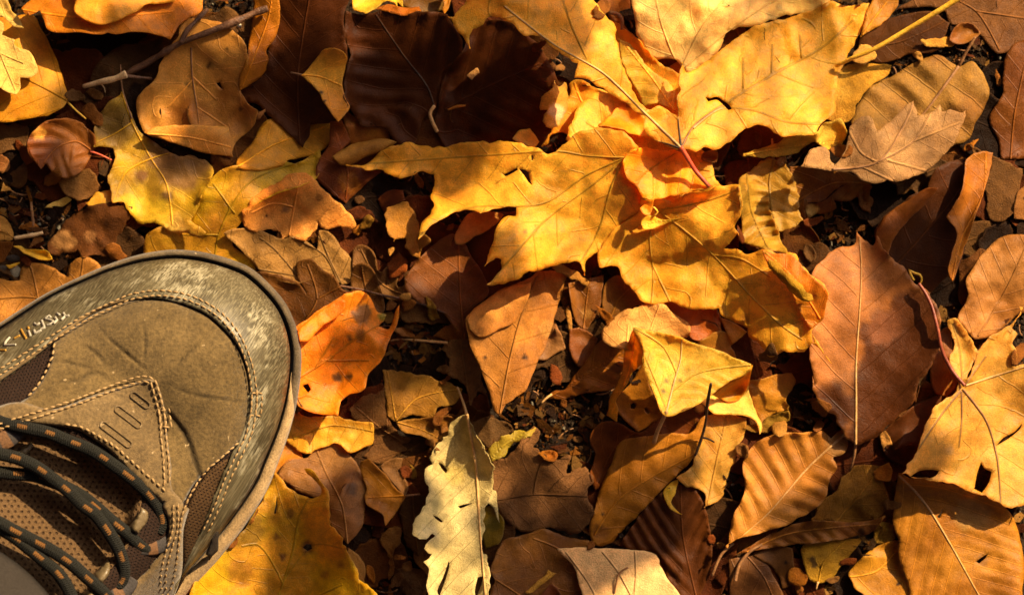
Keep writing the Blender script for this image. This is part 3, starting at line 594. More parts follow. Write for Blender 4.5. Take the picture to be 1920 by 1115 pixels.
LEAVES.append(lambda: ground_tube('leaf_stalk', 'R6 810,775 880,768 960,775 1110,787', 2.0, 2.6, 'stem_tan', label='pale tan stalk lying flat right of the bright orange leaf', cat='stalk'))
LEAVES.append(lambda: ground_tube('twig', 'K 190,462 300,445 370,432 470,415 560,390', 4.2, 3.0, 'wood', label='short pale stick on the soil at the left edge', cat='twig', knots=.25, lift=.001))
LEAVES.append(lambda: ground_tube('twig', 'K 400,-60 412,80 428,200 432,310', 2.4, 3.0, 'stem_brown', label='upright thin grey-brown stem on the soil at left', cat='twig', knots=.2))
LEAVES.append(lambda: ground_tube('twig', 'K 250,340 300,270 330,215', 2.2, 1.2, 'stem_tan', label='tiny straw-coloured stem end beside the short pale stick', cat='twig', knots=.2))

# ---- lower middle
D('leaf_fragment', 'mauve-grey ragged dead leaf on the soil in the lower middle', 'B3 60,430 150,390 230,300 280,228 302,260 280,340 360,372 350,412 440,390 482,388 460,472 550,440 592,500 560,600 592,680 540,770 500,802 440,790 350,770 230,782 160,742 110,700 70,600', ((.24, .125, .075), (.19, .098, .056)), 'dry', jag='rag', veins=['B3 90,620 280,590 560,600', 'B3 280,590 330,420 460,400'], tilt=(70, .03), wr=.6, vs=-.25)
D('leaf_fragment', 'dark mauve leaf piece left above the mauve-grey dead leaf', 'B3 -60,200 60,185 160,230 180,260 60,350 30,330 -60,300', ((.17, .10, .06), (.12, .07, .04)), 'dry', jag='rag')
D('oak_leaf', 'ragged purple-brown leaf behind the tan folded leaf', 'B2 600,150 650,100 780,40 810,200 840,240 880,290 925,300 880,330 935,358 860,390 760,440 670,390 720,320 720,220 640,215', ((.20, .105, .055), (.14, .068, .035)), 'dry', jag='rag', veins=['B2 900,330 760,240 640,140'], tilt=(100, .06))
D('leaf_fragment', 'grey lobed leaf piece below the purple-brown ragged leaf', 'B2 760,440 830,400 882,400 868,450 905,560 890,600 820,520', 'gb', 'oak', tilt=(TO, .1))
D('oak_leaf', 'dark dull leaf standing among twigs left of the pale green leaf', 'B2 870,640 930,580 1000,600 1020,700 1000,860 960,905 900,860 880,760', ((.12, .06, .022), (.08, .038, .014)), 'dry', jag='serr', veins=['B2 960,900 940,740 930,590'])
D('leaf_fragment', 'small grey leaf scrap at the bottom left of the pale green leaf', 'B2 850,980 920,970 1000,1010 1020,1080 960,1130 880,1110', ((.16, .09, .055), (.11, .06, .035)), 'dry', jag='rag')
D('leaf_fragment', 'narrow brown hanging leaf strip with a pale fold near the bottom', 'B2 755,830 790,770 850,750 880,760 860,850 830,880 825,1000 805,1035 800,900', ((.34, .17, .06), (.22, .1, .035)), 'dry', jag='rag', tilt=(60, .2))
D('beech_leaf', 'brown veined leaf lying at the bottom edge beside the pale leaf', 'B3 55,990 130,830 230,800 340,770 420,800 570,830 560,900 520,1000 540,1070 500,1180 40,1180 60,1040', ((.28, .13, .028), (.20, .08, .018)), 'beech', veins=['B3 60,1020 170,1090 300,1180', 'B3 280,820 420,880 480,960'], sec=(34, .9), tilt=(240, .08), vs=.5)
D('rolled_leaf', 'tan rolled leaf sliver on the brown veined leaf at the bottom', 'B3 235,1100 290,1050 340,1010 355,980 372,995 400,1000 330,1055 260,1105', ((.45, .24, .05), (.36, .17, .03)), 'oak', tilt=(TO, .3), cup=-.5)
D('leaf_fragment', 'orange-brown leaf tip rising at the bottom edge by the pale leaf', 'B3 310,1120 370,1060 400,1075 430,1115 520,1110 540,1180 300,1180', 'rb', 'beech', tilt=(TO, .25))
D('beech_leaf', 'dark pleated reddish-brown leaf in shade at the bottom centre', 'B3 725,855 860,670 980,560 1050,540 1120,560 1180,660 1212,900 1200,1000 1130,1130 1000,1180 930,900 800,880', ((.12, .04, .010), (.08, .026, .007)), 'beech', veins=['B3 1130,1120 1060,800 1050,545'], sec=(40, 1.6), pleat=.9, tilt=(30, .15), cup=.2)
D('beech_leaf', 'grey-brown oval leaf beside the lower right of the shoe', 'B2 370,392 420,350 480,328 545,318 600,380 650,440 680,510 686,600 672,740 590,852 540,795 500,755 480,640 400,600 300,560 225,490 270,415', ((.36, .175, .075), (.28, .125, .05)), 'beech', veins=['B2 590,845 560,640 480,480 430,360'], sec=(34, .7), tilt=(TO, .1), cup=-.12, vs=.15, spots=[('B2 610,560', 14, 'dk', .7)])
D('leaf_fragment', 'small orange leaf piece between the yellow leaf and the shoe', 'B2 255,285 300,320 350,370 362,402 270,420 205,490 210,440', 'yo', 'maple', tilt=(TO, .2))
D('hornbeam_leaf', 'orange-yellow torn leaf with straight veins below the bright orange leaf', 'B2 250,290 300,170 320,138 360,182 430,190 500,180 560,190 620,202 722,218 727,322 680,345 600,372 545,318 460,340 372,378 330,360', 'ye', 'maple', jag='maple', veins=['B2 310,300 500,230 720,260'], sec=(32, -.5), vs=-.25, tilt=(TO, .12), wr=.7, lift=1)
D('beech_leaf', 'small orange-brown twisted leaf pointing right into dark soil', 'B2 660,420 700,400 740,440 790,490 850,570 900,597 880,622 840,690 790,752 768,690 690,640 678,600 690,560 665,480', ((.42, .175, .022), (.30, .10, .012)), 'beech', veins=['B2 900,595 800,600 690,605'], sec=(20, .8), tilt=(TO, .15), cup=.5, wr=.8, lift=1, stem=('B2 895,597 930,592 968,588', 2.4, 1.4, 'stem_brown', 1e-3))
D('leaf_fragment', 'tan leaf edge behind the yellow spotted leaf at the bottom', 'B2 590,865 650,910 688,980 680,1045 720,1100 640,1060', 'tan', 'oak', tilt=(TO, .15))
D('maple_leaf', 'large yellow mottled leaf with dark spots beside the shoe at the bottom', 'B2 208,478 250,520 300,560 400,605 440,600 452,570 420,520 358,452 395,460 450,520 488,572 500,650 500,760 530,780 590,860 620,950 680,1050 740,1115 780,1190 -250,1190 -150,900 0,830 120,660', 'yg', 'maple', c2=(.60, .29, .012), jag='maple', vs=-.22,
  veins=['B2 200,1200 300,900 340,700 420,560', 'B2 250,1050 420,850 560,870', 'B2 250,1050 120,850 40,860', 'B2 300,1180 560,1060'], tilt=(TO, .06), wr=1.0, lift=2,
  holes=['B2 355,868 375,848 400,850 405,872 380,885', 'B2 205,690 215,640 220,600 224,640 215,690'], spots=[('B2 255,915', 8, (.16, .05, .01), .9), ('B2 218,810', 7, (.2, .07, .01), .9), ('B2 290,690', 12, (.26, .09, .015), .7), ('B2 60,760', 40, (.22, .12, .012), .8), ('B2 30,1000', 30, (.32, .11, .012), .7), ('B2 380,865', 16, (.22, .08, .012), .9), ('B2 470,1010', 10, (.3, .1, .012), .7), ('B2 550,960', 8, (.28, .1, .012), .7)])
D('dry_leaf', 'tan folded leaf with a bright upper rim above the pale green leaf', 'R6 778,930 850,935 1000,962 1100,985 1188,1030 1150,1110 1055,1125 1040,1170 1000,1180 930,1165 840,1200 808,1180 790,1050', ((.40, .215, .045), (.32, .15, .028)), 'oak', key='tanfold', jag='maple', veins=['R6 845,1195 950,1080 1180,1030', 'R6 840,1180 820,1050 800,940'], tilt=(TO, .12), cup=.3, wr=.8, lift=2, curl=1.5)
D('folded_flap', None, 'B2 845,212 960,192 1140,188 1155,220 1110,282 1080,327 970,282 880,260', ((.34, .175, .035), (.27, .12, .022)), 'oak', of='tanfold', veins=['B2 850,212 1000,260 1090,310'], sec=(26, .4), tilt=(230, .12), cup=-.2, lift=1)
D('leaf_fragment', 'greenish-yellow leaf piece behind the pale green ragged leaf', 'B2 1296,660 1330,650 1360,640 1390,690 1412,770 1372,850 1310,875 1290,800', ((.40, .28, .02), (.26, .19, .012)), 'maple', jag='maple', tilt=(40, .1), spots=[('B2 1350,740', 18, (.12, .10, .012), .6)])
D('leaf_fragment', 'thin pale sliver on the greenish-yellow leaf piece', 'B2 1320,630 1345,560 1365,570 1370,620 1385,740 1365,700 1350,650', 'pg', 'dry', tilt=(TO, .2), lift=1)
D('small_leaf', 'small pale green serrated leaf pointing up right over dark soil', 'B3 40,382 60,332 90,310 120,280 160,275 200,250 240,262 290,240 270,280 220,300 160,332 140,375 110,402 60,417', ((.52, .44, .10), (.44, .34, .06)), 'maple', jag='serr', veins=['B3 50,410 130,330 285,245'], tilt=(TO, .2), cup=.25, lift=2, vs=.2)
D('hornbeam_leaf', 'pale yellow-green ragged leaf with cracks standing upright near the bottom', 'B2 1180,185 1215,172 1250,250 1310,370 1360,450 1352,540 1320,640 1300,760 1305,850 1332,890 1345,990 1332,1060 1318,1180 1060,1180 1000,1060 1015,990 990,942 1050,900 990,870 1042,800 990,820 960,825 935,800 950,700 990,640 1022,560 985,510 990,460 1035,432 1020,400 1060,340 1120,230', 'pg', 'dry', jag='rag',
  veins=['B2 1215,172 1262,450 1275,650 1292,900 1315,1160'], sec=(36, .75), vs=.16, vw=2.0, tilt=(TO, .16), wr=1.6, cr=1.5, cup=.1, lift=5, midrib=[(3.0, 'stem_tan')], stem=('B2 1215,180 1195,110 1165,30', 3.0, 1.6, 'stem_tan', 2e-3),
  holes=['B2 1065,425 1085,430 1112,465 1105,480 1080,450', 'B2 1165,650 1200,640 1250,632 1210,650 1180,662', 'B2 1035,695 1060,705 1090,730 1080,735 1050,715', 'B2 1060,1100 1090,1020 1120,935 1122,960 1100,1040 1070,1120', 'B2 1255,1100 1270,1020 1300,1015 1290,1060 1262,1130'],
  spots=[('B2 1060,640', 16, (.30, .25, .10), .6), ('B2 1150,480', 25, (.62, .46, .12), .6), ('B2 1100,710', 10, (.2, .16, .06), .7), ('B2 1010,800', 22, (.62, .50, .26), .6)])
D('beech_leaf', 'bright orange folded leaf touching the toe of the shoe', 'R6 300,735 400,650 500,580 590,530 650,515 700,540 722,580 742,622 792,640 780,672 752,700 802,715 822,690 850,600 862,588 852,680 802,780 787,830 770,870 700,950 680,1030 600,1062 550,1102 540,1165 400,1150 330,1110 320,950', ((.78, .31, .014), (.70, .235, .010)), 'maple', key='orange',
  veins=['R6 320,980 480,880 640,760 780,680', 'R6 480,880 700,880', 'R6 420,920 520,760'], tilt=(TO, .24), cup=.18, wr=.8, vs=-.3, lift=2, sec=(40, .8), holes=['R6 355,1010 385,1000 400,1030 385,1050 370,1030'],
  spots=[('R6 670,635', 24, (.12, .045, .012), .85), ('R6 540,970', 12, (.08, .03, .01), .9), ('R6 600,968', 9, (.06, .025, .01), .9), ('R6 598,770', 5, (.05, .02, .01), .9), ('R6 775,650', 9, (.30, .26, .02), .9), ('R6 660,745', 12, (.2, .07, .015), .7)])
D('folded_flap', None, 'R6 400,768 420,740 470,690 540,650 575,610 580,568 560,560 500,585 420,645 330,720 340,780', ((.74, .27, .012), (.68, .22, .010)), 'maple', of='orange', tilt=(TO, .3), cup=-.3, lift=2)
D('beech_leaf', 'mauve leaf piece right behind the large brown curled leaf', 'S4 340,550 400,430 450,325 485,400 512,490 440,530 390,557', 'pu', 'beech', tilt=(TO, .1))
D('beech_leaf', 'brown leaf in shade below the pointed maple edge', 'S4 530,100 740,50 732,200 692,300 640,382 590,352 555,250', ((.25, .105, .022), (.18, .065, .014)), 'beech', veins=['S4 620,370 640,200 660,70'], tilt=(60, .12), spots=[('S4 640,280', 14, 'tan', .6)])
D('beech_leaf', 'olive-brown leaf under the lower edge of the maple', 'S4 735,210 760,90 830,55 900,110 960,180 1000,230 880,270 800,335 770,312 740,262', ((.29, .14, .02), (.22, .095, .014)), 'beech', veins=['S4 780,320 830,200 900,130'], tilt=(40, .08))
D('small_leaf', 'thin tan leaf sliver standing between two brown leaves', 'S4 515,260 530,232 545,290 555,370 600,362 560,400 535,390 525,330', 'tan', 'oak', tilt=(TO, .2), lift=1)
D('beech_leaf', 'red-brown leaf left of the salmon crinkled leaf', 'S4 538,372 600,366 702,430 660,540 605,612 560,560 535,450', ((.30, .11, .024), (.22, .07, .014)), 'beech', tilt=(TO, .1), cup=.3)
D('oak_leaf', 'large brown curled leaf pointing down in the middle of the picture', 'S4 -80,300 0,235 100,150 300,70 350,30 530,30 500,130 472,230 432,370 390,480 350,552 310,660 270,742 200,790 150,832 120,887 92,872 60,760 0,600 -60,450', ((.46, .20, .06), (.36, .14, .038)), 'oak', key='bigcurl', veins=['S4 120,880 170,600 240,320 340,60'], sec=(60, .6), tilt=(TO, .14), cup=.42, wr=1.0, lift=2, vs=-.3, spots=[('S4 30,545', 6, 'dk', 1), ('S4 270,540', 6, 'dk', 1), ('S4 400,370', 18, 'tan', .7)])
D('folded_flap', None, 'S4 -78,295 0,228 120,148 312,85 285,200 235,290 200,335 120,370 0,422 -45,385', ((.58, .26, .08), (.50, .20, .05)), 'oak', of='bigcurl', tilt=(TO, .16), wr=1.4, cup=-.2, lift=1.5)
D('beech_leaf', 'rust-brown curled leaf with a pale stalk tip reaching left', 'S4 395,795 440,745 510,738 560,660 640,560 735,440 885,470 860,650 815,722 640,762 500,792', ((.34, .125, .016), (.26, .085, .010)), 'beech', veins=['S4 420,780 640,640 840,520'], tilt=(70, .18), cup=.3, pleat=.3, lift=2, stem=('S4 430,765 395,790 368,818', 2.6, 1.6, 'stem_tan', 1e-3))
D('beech_leaf', 'red-orange curled leaf corner below the maple', 'S4 1030,212 1160,212 1260,255 1420,248 1442,290 1452,390 1380,412 1310,442 1260,420 1250,350 1180,290', ((.44, .12, .010), (.34, .08, .008)), 'beech', tilt=(TO, .2), cup=.4, wr=1.0, lift=1)
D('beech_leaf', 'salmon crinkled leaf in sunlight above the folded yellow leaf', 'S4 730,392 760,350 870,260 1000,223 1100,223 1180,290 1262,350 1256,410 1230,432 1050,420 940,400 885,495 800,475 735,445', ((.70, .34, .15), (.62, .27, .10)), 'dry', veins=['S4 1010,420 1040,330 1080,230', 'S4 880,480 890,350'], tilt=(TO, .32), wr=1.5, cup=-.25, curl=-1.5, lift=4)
D('maple_leaf', 'dull yellow-brown leaf corner right of the folded yellow leaf', 'S4 1300,460 1450,385 1485,400 1535,535 1560,600 1500,600 1300,500', ((.50, .24, .04), (.42, .18, .025)), 'maple', tilt=(60, .06))
D('maple_leaf', 'shaded yellow leaf corner under the tip of the lower maple lobe', 'S4 1435,300 1520,330 1605,390 1510,472 1480,400', 'yo', 'maple', tilt=(45, .1))
D('maple_leaf', 'torn orange-yellow leaf piece between the yellow fold and the big beech leaf', 'S4 1605,685 1740,655 1870,628 1892,680 1842,790 1852,852 1760,882 1690,935 1640,842', ((.58, .27, .03), (.48, .19, .018)), 'maple', jag='maple', tilt=(80, .05))
D('leaf_fragment', 'dull olive leaf piece under the torn orange-yellow one', 'S4 1590,960 1700,920 1850,850 1860,900 1780,960 1640,990', 'ol', 'dry', jag='rag')
D('maple_leaf', 'tan-yellow leaf hanging under the folded yellow leaf', 'B3 1130,200 1240,168 1340,180 1392,192 1385,250 1332,390 1275,560 1270,602 1168,662 1180,600 1140,560 1080,542 1028,502 1080,470 1125,400', ((.60, .335, .085), (.52, .25, .045)), 'maple', jag='maple', veins=['B3 1190,640 1240,400 1290,180'], tilt=(TO, .12), vs=-.15, wr=.8)
D('leaf_fragment', 'yellow leaf tip with a hooked tail below the brown folded leaf', 'B3 960,572 1000,530 1030,520 1025,580 995,630 1020,665 1058,695 1030,685 990,650', 'lem', 'maple', tilt=(TO, .1))
D('beech_leaf', 'dark red-brown folded leaf under the stalk of the yellow leaf', 'B3 575,290 640,213 740,220 822,268 950,180 1100,105 1172,105 1168,180 1100,290 820,320 760,400 690,430 640,540 600,575 578,480 600,400', ((.17, .052, .010), (.11, .032, .007)), 'beech', tilt=(60, .1), cup=.3, jag='smooth', veins=['B3 600,560 720,330 1160,120'], spots=[('B3 1150,140', 10, 'pale', .7)])
D('beech_leaf', 'large brown-orange leaf folded along its edge in the lower middle', 'B3 738,312 820,292 1000,272 1100,270 1160,190 1185,170 1180,240 1130,380 1030,490 940,572 860,662 760,762 690,842 640,862 588,842 568,770 600,680 620,580 680,440 705,370', ((.46, .19, .024), (.36, .14, .015)), 'beech', veins=['B3 600,800 720,620 1120,380'], sec=(48, .7), pleat=.3, vs=.12, tilt=(100, .1), cup=.22, wr=.9, lift=2, spots=[('B3 643,693', 5, (.02, .01, .005), 1), ('B3 630,790', 18, (.17, .06, .012), .7)])
D('beech_leaf', 'brown leaf with two dark holes inside the folded yellow leaf', 'S4 985,560 1000,650 1040,770 1080,860 1092,895 1020,942 950,988 880,932 835,890 805,820 900,700', ((.36, .15, .014), (.30, .11, .010)), 'beech', holes=['S4 902,825 920,815 938,832 925,852 905,848', 'S4 985,845 1000,845 1020,870 1010,882 992,870'], tilt=(60, .08), cup=.15, lift=1, spots=[('S4 980,930', 20, 'yo', .7)])
D('leaf_fragment', 'pale curled yellow strip with a hooked tip below the folded leaf', 'S4 1325,802 1390,768 1480,812 1560,790 1605,700 1640,830 1692,960 1680,1003 1652,922 1580,890 1500,888 1400,880', 'ylit', 'maple', tilt=(TO, .2), cup=.4, lift=3)
D('dogwood_leaf', 'bright yellow leaf folded over with its stalk pointing down', 'S4 918,363 1000,375 1200,425 1310,465 1440,503 1500,538 1632,580 1622,622 1500,682 1420,742 1390,768 1330,812 1200,872 1120,897 1078,850 1038,750 1000,650 975,560 980,500 950,430', ((.74, .50, .10), (.68, .42, .05)), 'maple', key='yfold',
  veins=['S4 1115,885 1165,690 1205,550 1210,440', 'S4 1150,750 1300,640 1620,590', 'S4 1120,860 1060,700 985,520', 'S4 1180,640 1100,480 930,370'], sec=(30, 1.3), pleat=.25, vs=-.15, tilt=(TO, .24), cup=-.12, wr=.6, lift=15, q=88, cr=.3, midrib=[(2.6, 'stem_tan')], stem=('S4 1120,868 1095,920 1065,985 1045,1052', 3.4, 4.2, 'stem_tan', 1e-3),
  spots=[('S4 1120,685', 6, (.2, .12, .01), .9), ('S4 1200,680', 5, (.2, .12, .01), .9), ('S4 1100,745', 5, (.2, .12, .01), .9)])
D('folded_flap', None, 'S4 918,368 975,485 985,562 910,642 888,702 808,802 828,852 820,927 758,890 788,770 850,640 872,500', ((.66, .36, .03), (.60, .29, .02)), 'maple', of='yfold', tilt=(0, .4), veins=['S4 930,400 900,600 790,880'], lift=2, wr=.4)
D('folded_flap', None, 'S4 1395,768 1480,702 1622,614 1634,588 1612,702 1562,792 1500,808 1430,790', ((.66, .31, .02), (.58, .24, .012)), 'maple', of='yfold', tilt=(40, .2), lift=1)
LEAVES.append(lambda: (lambda t: ground_tube('side_shoot', 'B3 1155,290 1190,298 1226,316', 2.2, 1.4, 'stem_dark', parent=t, lift=.002))(ground_tube('twig', 'B3 1207,12 1190,110 1178,220 1150,320 1125,385', 3.0, 2.2, 'stem_dark', label='short black twig with a side shoot leaning on the brown folded leaf', cat='twig', lift=[.012, .006, .002, .001, 0], knots=.2)))
D('dry_leaf', 'pale cream leaf with a curled dark stalk at the bottom edge', 'B3 405,875 500,865 700,870 800,880 925,900 965,1000 1050,1115 1100,1200 560,1200 520,1060 490,970 460,930', ((.80, .48, .34), (.74, .41, .27)), 'oak', veins=['B3 640,890 720,990 830,1200', 'B3 810,890 815,1000 800,1190', 'B3 450,890 560,1040 640,1190'], sec=False, tilt=(TO, .14), wr=.6, vs=-.22, lift=3, cr=.4)
LEAVES.append(lambda: ground_tube('leaf_stalk', 'B3 703,1105 712,1050 722,1010 745,985 776,970', 1.4, 2.2, 'stem_brown', label='short hooked dark stalk lying on the pale cream leaf', cat='stalk', lift=.001))
# ---- right-hand side
D('oak_leaf', 'grey-brown leaf filling the top right corner', 'R4 780,50 1000,-60 1500,-60 1500,200 1400,262 1305,278 1220,182 1180,142 1060,122 1040,60', ((.22, .10, .04), (.15, .062, .024)), 'oak', veins=['R4 1320,260 1200,60 1000,-40', 'R4 1200,60 1480,100'], tilt=(TO, .05), wr=.8)
D('beech_leaf', 'dark leaf below the long yellow stalk at upper right', 'R4 590,190 700,120 960,60 1060,120 1000,260 830,300 700,330 600,300', ((.11, .045, .016), (.075, .028, .01)), 'beech', veins=['R4 600,250 800,220 1040,110'], tilt=(40, .1))
D('leaf_fragment', 'bright ragged orange leaf edge in the dark at upper right', 'R4 915,212 980,205 1040,192 1092,200 1085,232 1010,245 940,245', ((.62, .33, .09), (.5, .22, .05)), 'dry', jag='rag', tilt=(TO, .3), lift=1)
D('small_leaf', 'small brown pointed leaf above the ragged orange edge', 'R4 1060,210 1080,150 1120,125 1190,130 1222,172 1150,225 1100,232', ((.34, .14, .035), (.26, .09, .02)), 'beech', tilt=(TO, .12), cup=.2)
D('beech_leaf', 'reddish-brown leaf cut by the upper right edge', 'R4 1395,230 1500,200 1540,830 1330,832 1320,760 1268,620 1290,570 1342,480 1330,400', ((.25, .095, .024), (.18, .06, .014)), 'beech', veins=['R4 1380,830 1400,600 1480,240'], tilt=(30, .08), cup=-.12)
D('leaf_fragment', 'dull grey leaf between the folded dark leaf and the right edge', 'R4 1170,760 1320,832 1450,880 1420,1000 1400,1115 1330,1160 1270,1150 1230,1000', ((.19, .10, .05), (.14, .07, .035)), 'dry', jag='maple', tilt=(30, .05))
D('leaf_fragment', 'narrow upright tan leaf cut by the right edge', 'R8 1395,140 1420,0 1510,-60 1510,150', ((.34, .17, .08), (.26, .12, .05)), 'dry', tilt=(TO, .1), lift=1)
D('beech_leaf', 'brown shaded leaf under the lobed tan leaf at upper right', 'R4 225,870 470,880 560,915 660,955 540,1052 460,1050 472,1092 400,1120 R8 240,140 150,60 R4 220,1000', ((.31, .13, .025), (.22, .08, .014)), 'beech', veins=['R4 640,960 450,960 250,1060'], tilt=(60, .1), spots=[('R4 340,1100', 14, 'pale', .7)])
D('hornbeam_leaf', 'tan pleated leaf with a dark stalk lit at the upper right', 'R4 550,600 600,520 660,440 760,400 850,340 1000,288 1060,322 1110,345 1180,322 1232,380 1262,440 1262,520 1200,640 1170,722 1080,760 900,800 640,700 545,650', ((.37, .20, .06), (.29, .14, .035)), 'oak', veins=['R4 1110,345 1020,470 920,600 760,760'], sec=(52, -.1), pleat=1.0, tilt=(TO, .2), cup=-.2, wr=.8, vs=-.2, lift=2, midrib=[(3.2, 'stem_brown')], stem=('R4 1110,345 1150,270 1195,195', 3.4, 2.2, 'stem_brown', 2e-3), spots=[('R4 740,580', 30, (.20, .10, .018), .6), ('R4 720,460', 22, (.22, .11, .02), .5)])
D('maple_leaf', 'crinkled tan-yellow leaf corner behind the maple lobe at upper right', 'R4 470,400 530,338 640,333 762,340 742,392 660,440 590,530 560,605 520,645 410,620', ((.56, .32, .075), (.48, .25, .045)), 'dry', wr=1.2, tilt=(TO, .2), lift=2)
D('leaf_fragment', 'cluster of pale crumbled leaf edge above the pleated leaf', 'R4 550,310 590,240 630,235 672,290 650,330 560,330', ((.56, .29, .09), (.46, .2, .05)), 'dry', jag='rag', tilt=(TO, .3), wr=1.5, lift=3)
D('oak_leaf', 'tan-brown pointed lobed leaf with pale veins right of the maple', 'R4 440,835 460,872 500,800 530,740 540,660 630,608 652,622 680,692 740,650 800,580 873,528 890,602 960,590 1012,540 1022,582 1152,568 1130,652 1070,772 990,852 930,902 780,952 640,952 560,902 450,892 285,872 330,790 380,758 430,790', ((.43, .25, .16), (.36, .19, .11)), 'oak',
  veins=['R4 450,885 680,850 830,640 870,540', 'R4 680,850 870,740 960,600', 'R4 740,840 930,890', 'R4 690,850 600,800 540,690', 'R4 600,870 760,945', 'R4 870,740 1110,640'], tilt=(TO, .17), wr=.8, vs=.22, vw=2.2, cup=.15, lift=9, jag='maple', midrib=[(2.8, 'stem_brown'), (1.6, 'stem_brown')], spots=[('R4 850,690', 10, (.5, .28, .11), .6)])
D('beech_leaf', 'dark folded glossy leaf standing behind the big beech leaf', 'R8 670,235 690,170 740,110 830,45 R4 850,1030 940,980 990,880 1080,840 1160,822 1222,790 1288,800 1280,880 1242,990 1212,1090 R8 1200,100 1140,300 1080,472 1050,440 950,540 830,420 760,380', ((.085, .028, .008), (.06, .019, .006)), 'beech', key='darkfold', veins=['R8 780,380 900,250 1060,60 R4 1240,800'], sec=(60, .5), tilt=(200, .1), cup=.35, lift=3, vs=.5)
D('folded_flap', None, 'R4 1150,835 1230,788 1288,798 1278,880 1242,990 1212,1090 R8 1150,250 1076,468 1058,400 1100,200 1036,130 R4 1120,1010 1140,900', ((.44, .165, .018), (.36, .115, .012)), 'beech', of='darkfold', veins=['R8 1075,460 1120,250 R4 1240,1000 1250,800'], tilt=(200, .3), lift=3)
D('folded_flap', None, 'R8 670,235 700,160 745,105 R4 860,1035 950,980 1000,985 R8 930,70 840,150 760,270 740,330', ((.30, .095, .012), (.23, .066, .008)), 'beech', of='darkfold', tilt=(330, .2), lift=2)
D('beech_leaf', 'crinkled brown leaf cut by the right edge beside the big beech leaf', 'R8 1520,235 1440,222 1350,225 1262,290 1182,400 1150,460 1160,540 1108,662 1150,722 1200,767 1300,742 1420,640 1520,600', ((.46, .215, .09), (.36, .15, .055)), 'beech', veins=['R8 1210,750 1350,520 1480,240'], sec=(40, .8), tilt=(230, .1), wr=1.3, vs=-.15, lift=2)
D('beech_leaf', 'dark purple-brown leaf low between beech leaf and right maple', 'B4 690,280 800,190 900,110 1020,60 1010,140 922,270 880,372 830,442 740,402', ((.10, .035, .014), (.07, .024, .01)), 'beech', tilt=(30, .1))
D('leaf_fragment', 'orange-brown leaf part under the right maple', 'R8 960,930 1020,720 1060,700 1090,900 1100,1000 1050,1070 990,1050', ((.36, .14, .02), (.26, .09, .012)), 'beech', tilt=(TO, .1))
D('beech_leaf', 'dull purple-brown leaf at the bottom edge left of the rolled leaf', 'B4 -90,930 0,905 60,912 160,1042 200,1140 210,1190 -90,1190', ((.21, .10, .05), (.15, .066, .032)), 'beech', veins=['B4 0,910 90,1020 160,1180'], tilt=(AW, .06))
D('beech_leaf', 'dark brown leaf right of the dull purple-brown one at the bottom', 'B4 30,900 140,860 240,870 250,960 240,1060 190,1080 120,960', ((.12, .055, .02), (.08, .034, .012)), 'beech', tilt=(AW, .08), spots=[('B4 205,945', 5, (.01, .006, .004), 1)])
D('dry_leaf', 'small crumpled olive-brown leaf in the dark gap at lower right', 'B4 345,722 400,620 480,560 500,500 560,448 640,440 712,438 720,540 742,602 730,660 650,752 450,732', ((.29, .155, .035), (.21, .10, .02)), 'dry', veins=['B4 470,730 600,580 700,450'], tilt=(100, .1), wr=1.8, cup=.2, jag='maple')
D('small_leaf', 'tiny tan leaf curl by the stalk of the big beech leaf', 'B4 700,270 725,255 750,290 765,335 735,330 715,350 705,310', ((.46, .24, .10), (.36, .17, .06)), 'dry', tilt=(TO, .2), lift=1)
D('small_leaf', 'small olive-yellow leaf with dark cracks under the rolled leaf', 'B4 288,862 330,835 480,828 625,808 560,882 480,982 450,1022 380,1052 330,1032 300,962', ((.42, .235, .035), (.34, .165, .022)), 'dry', veins=['B4 375,1050 400,950 520,830'], tilt=(TO, .1), cup=-.15, stem=('B4 375,1045 368,1062 364,1085', 2.2, 1.2, 'stem_tan'), holes=['B4 380,965 390,960 392,1000 384,1002'], spots=[('B4 345,930', 7, (.06, .03, .01), .9), ('B4 355,960', 7, (.06, .03, .01), .9)])
D('small_leaf', 'olive leaf scrap between the crumpled leaf and the lower right beech', 'B4 665,770 700,735 770,745 780,820 720,850 670,845', 'ol', 'dry', veins=['B4 680,840 730,740'], wr=.8)
D('beech_leaf', 'yellow-brown leaf with a curved tip at the bottom right', 'B4 532,1012 600,920 680,862 795,828 835,930 855,1090 830,1190 700,1160 620,1117 560,1072', ((.50, .245, .03), (.42, .18, .02)), 'beech', veins=['B4 540,1020 680,990 800,860'], sec=(50, .6), tilt=(TO, .1), cup=.15, spots=[('B4 793,1055', 5, 'dk', 1)])
D('beech_leaf', 'pleated brown beech leaf with strong ribs right of the lower middle', 'B4 -20,420 20,350 90,292 210,270 330,265 400,258 440,300 470,275 532,213 532,262 512,372 460,400 472,452 430,512 432,572 330,682 200,752 60,792 -60,830 -110,870 -70,700 -10,560', ((.50, .22, .055), (.40, .16, .034)), 'beech', veins=['B4 525,265 330,440 100,700 -80,850'], sec=(32, -.45), pleat=.75, tilt=(TO, .1), cup=.12, lift=3, vs=.3, midrib=[(2.6, 'stem_tan')], wr=.6, spots=[('B4 480,330', 30, (.30, .16, .05), .6)], stem=('B4 -70,845 -130,900 -180,1010', 2.6, 3.0, 'stem_brown', 1e-3))
D('rolled_leaf', 'brown leaf rolled into a tube below the pleated beech leaf', 'B4 -60,905 60,835 160,775 250,742 400,730 560,732 650,725 722,700 680,760 650,790 560,812 400,838 200,862 80,872', ((.36, .155, .03), (.27, .10, .018)), 'beech', veins=['B4 0,890 200,800 700,745'], sec=(28, .9), pleat=.4, tilt=(100, .1), cup=-.75, lift=3, stem=('B4 80,850 20,885 -40,960 -60,1040', 2.6, 3.6, 'stem_brown'), spots=[('B4 600,780', 9, 'dk', .8)])
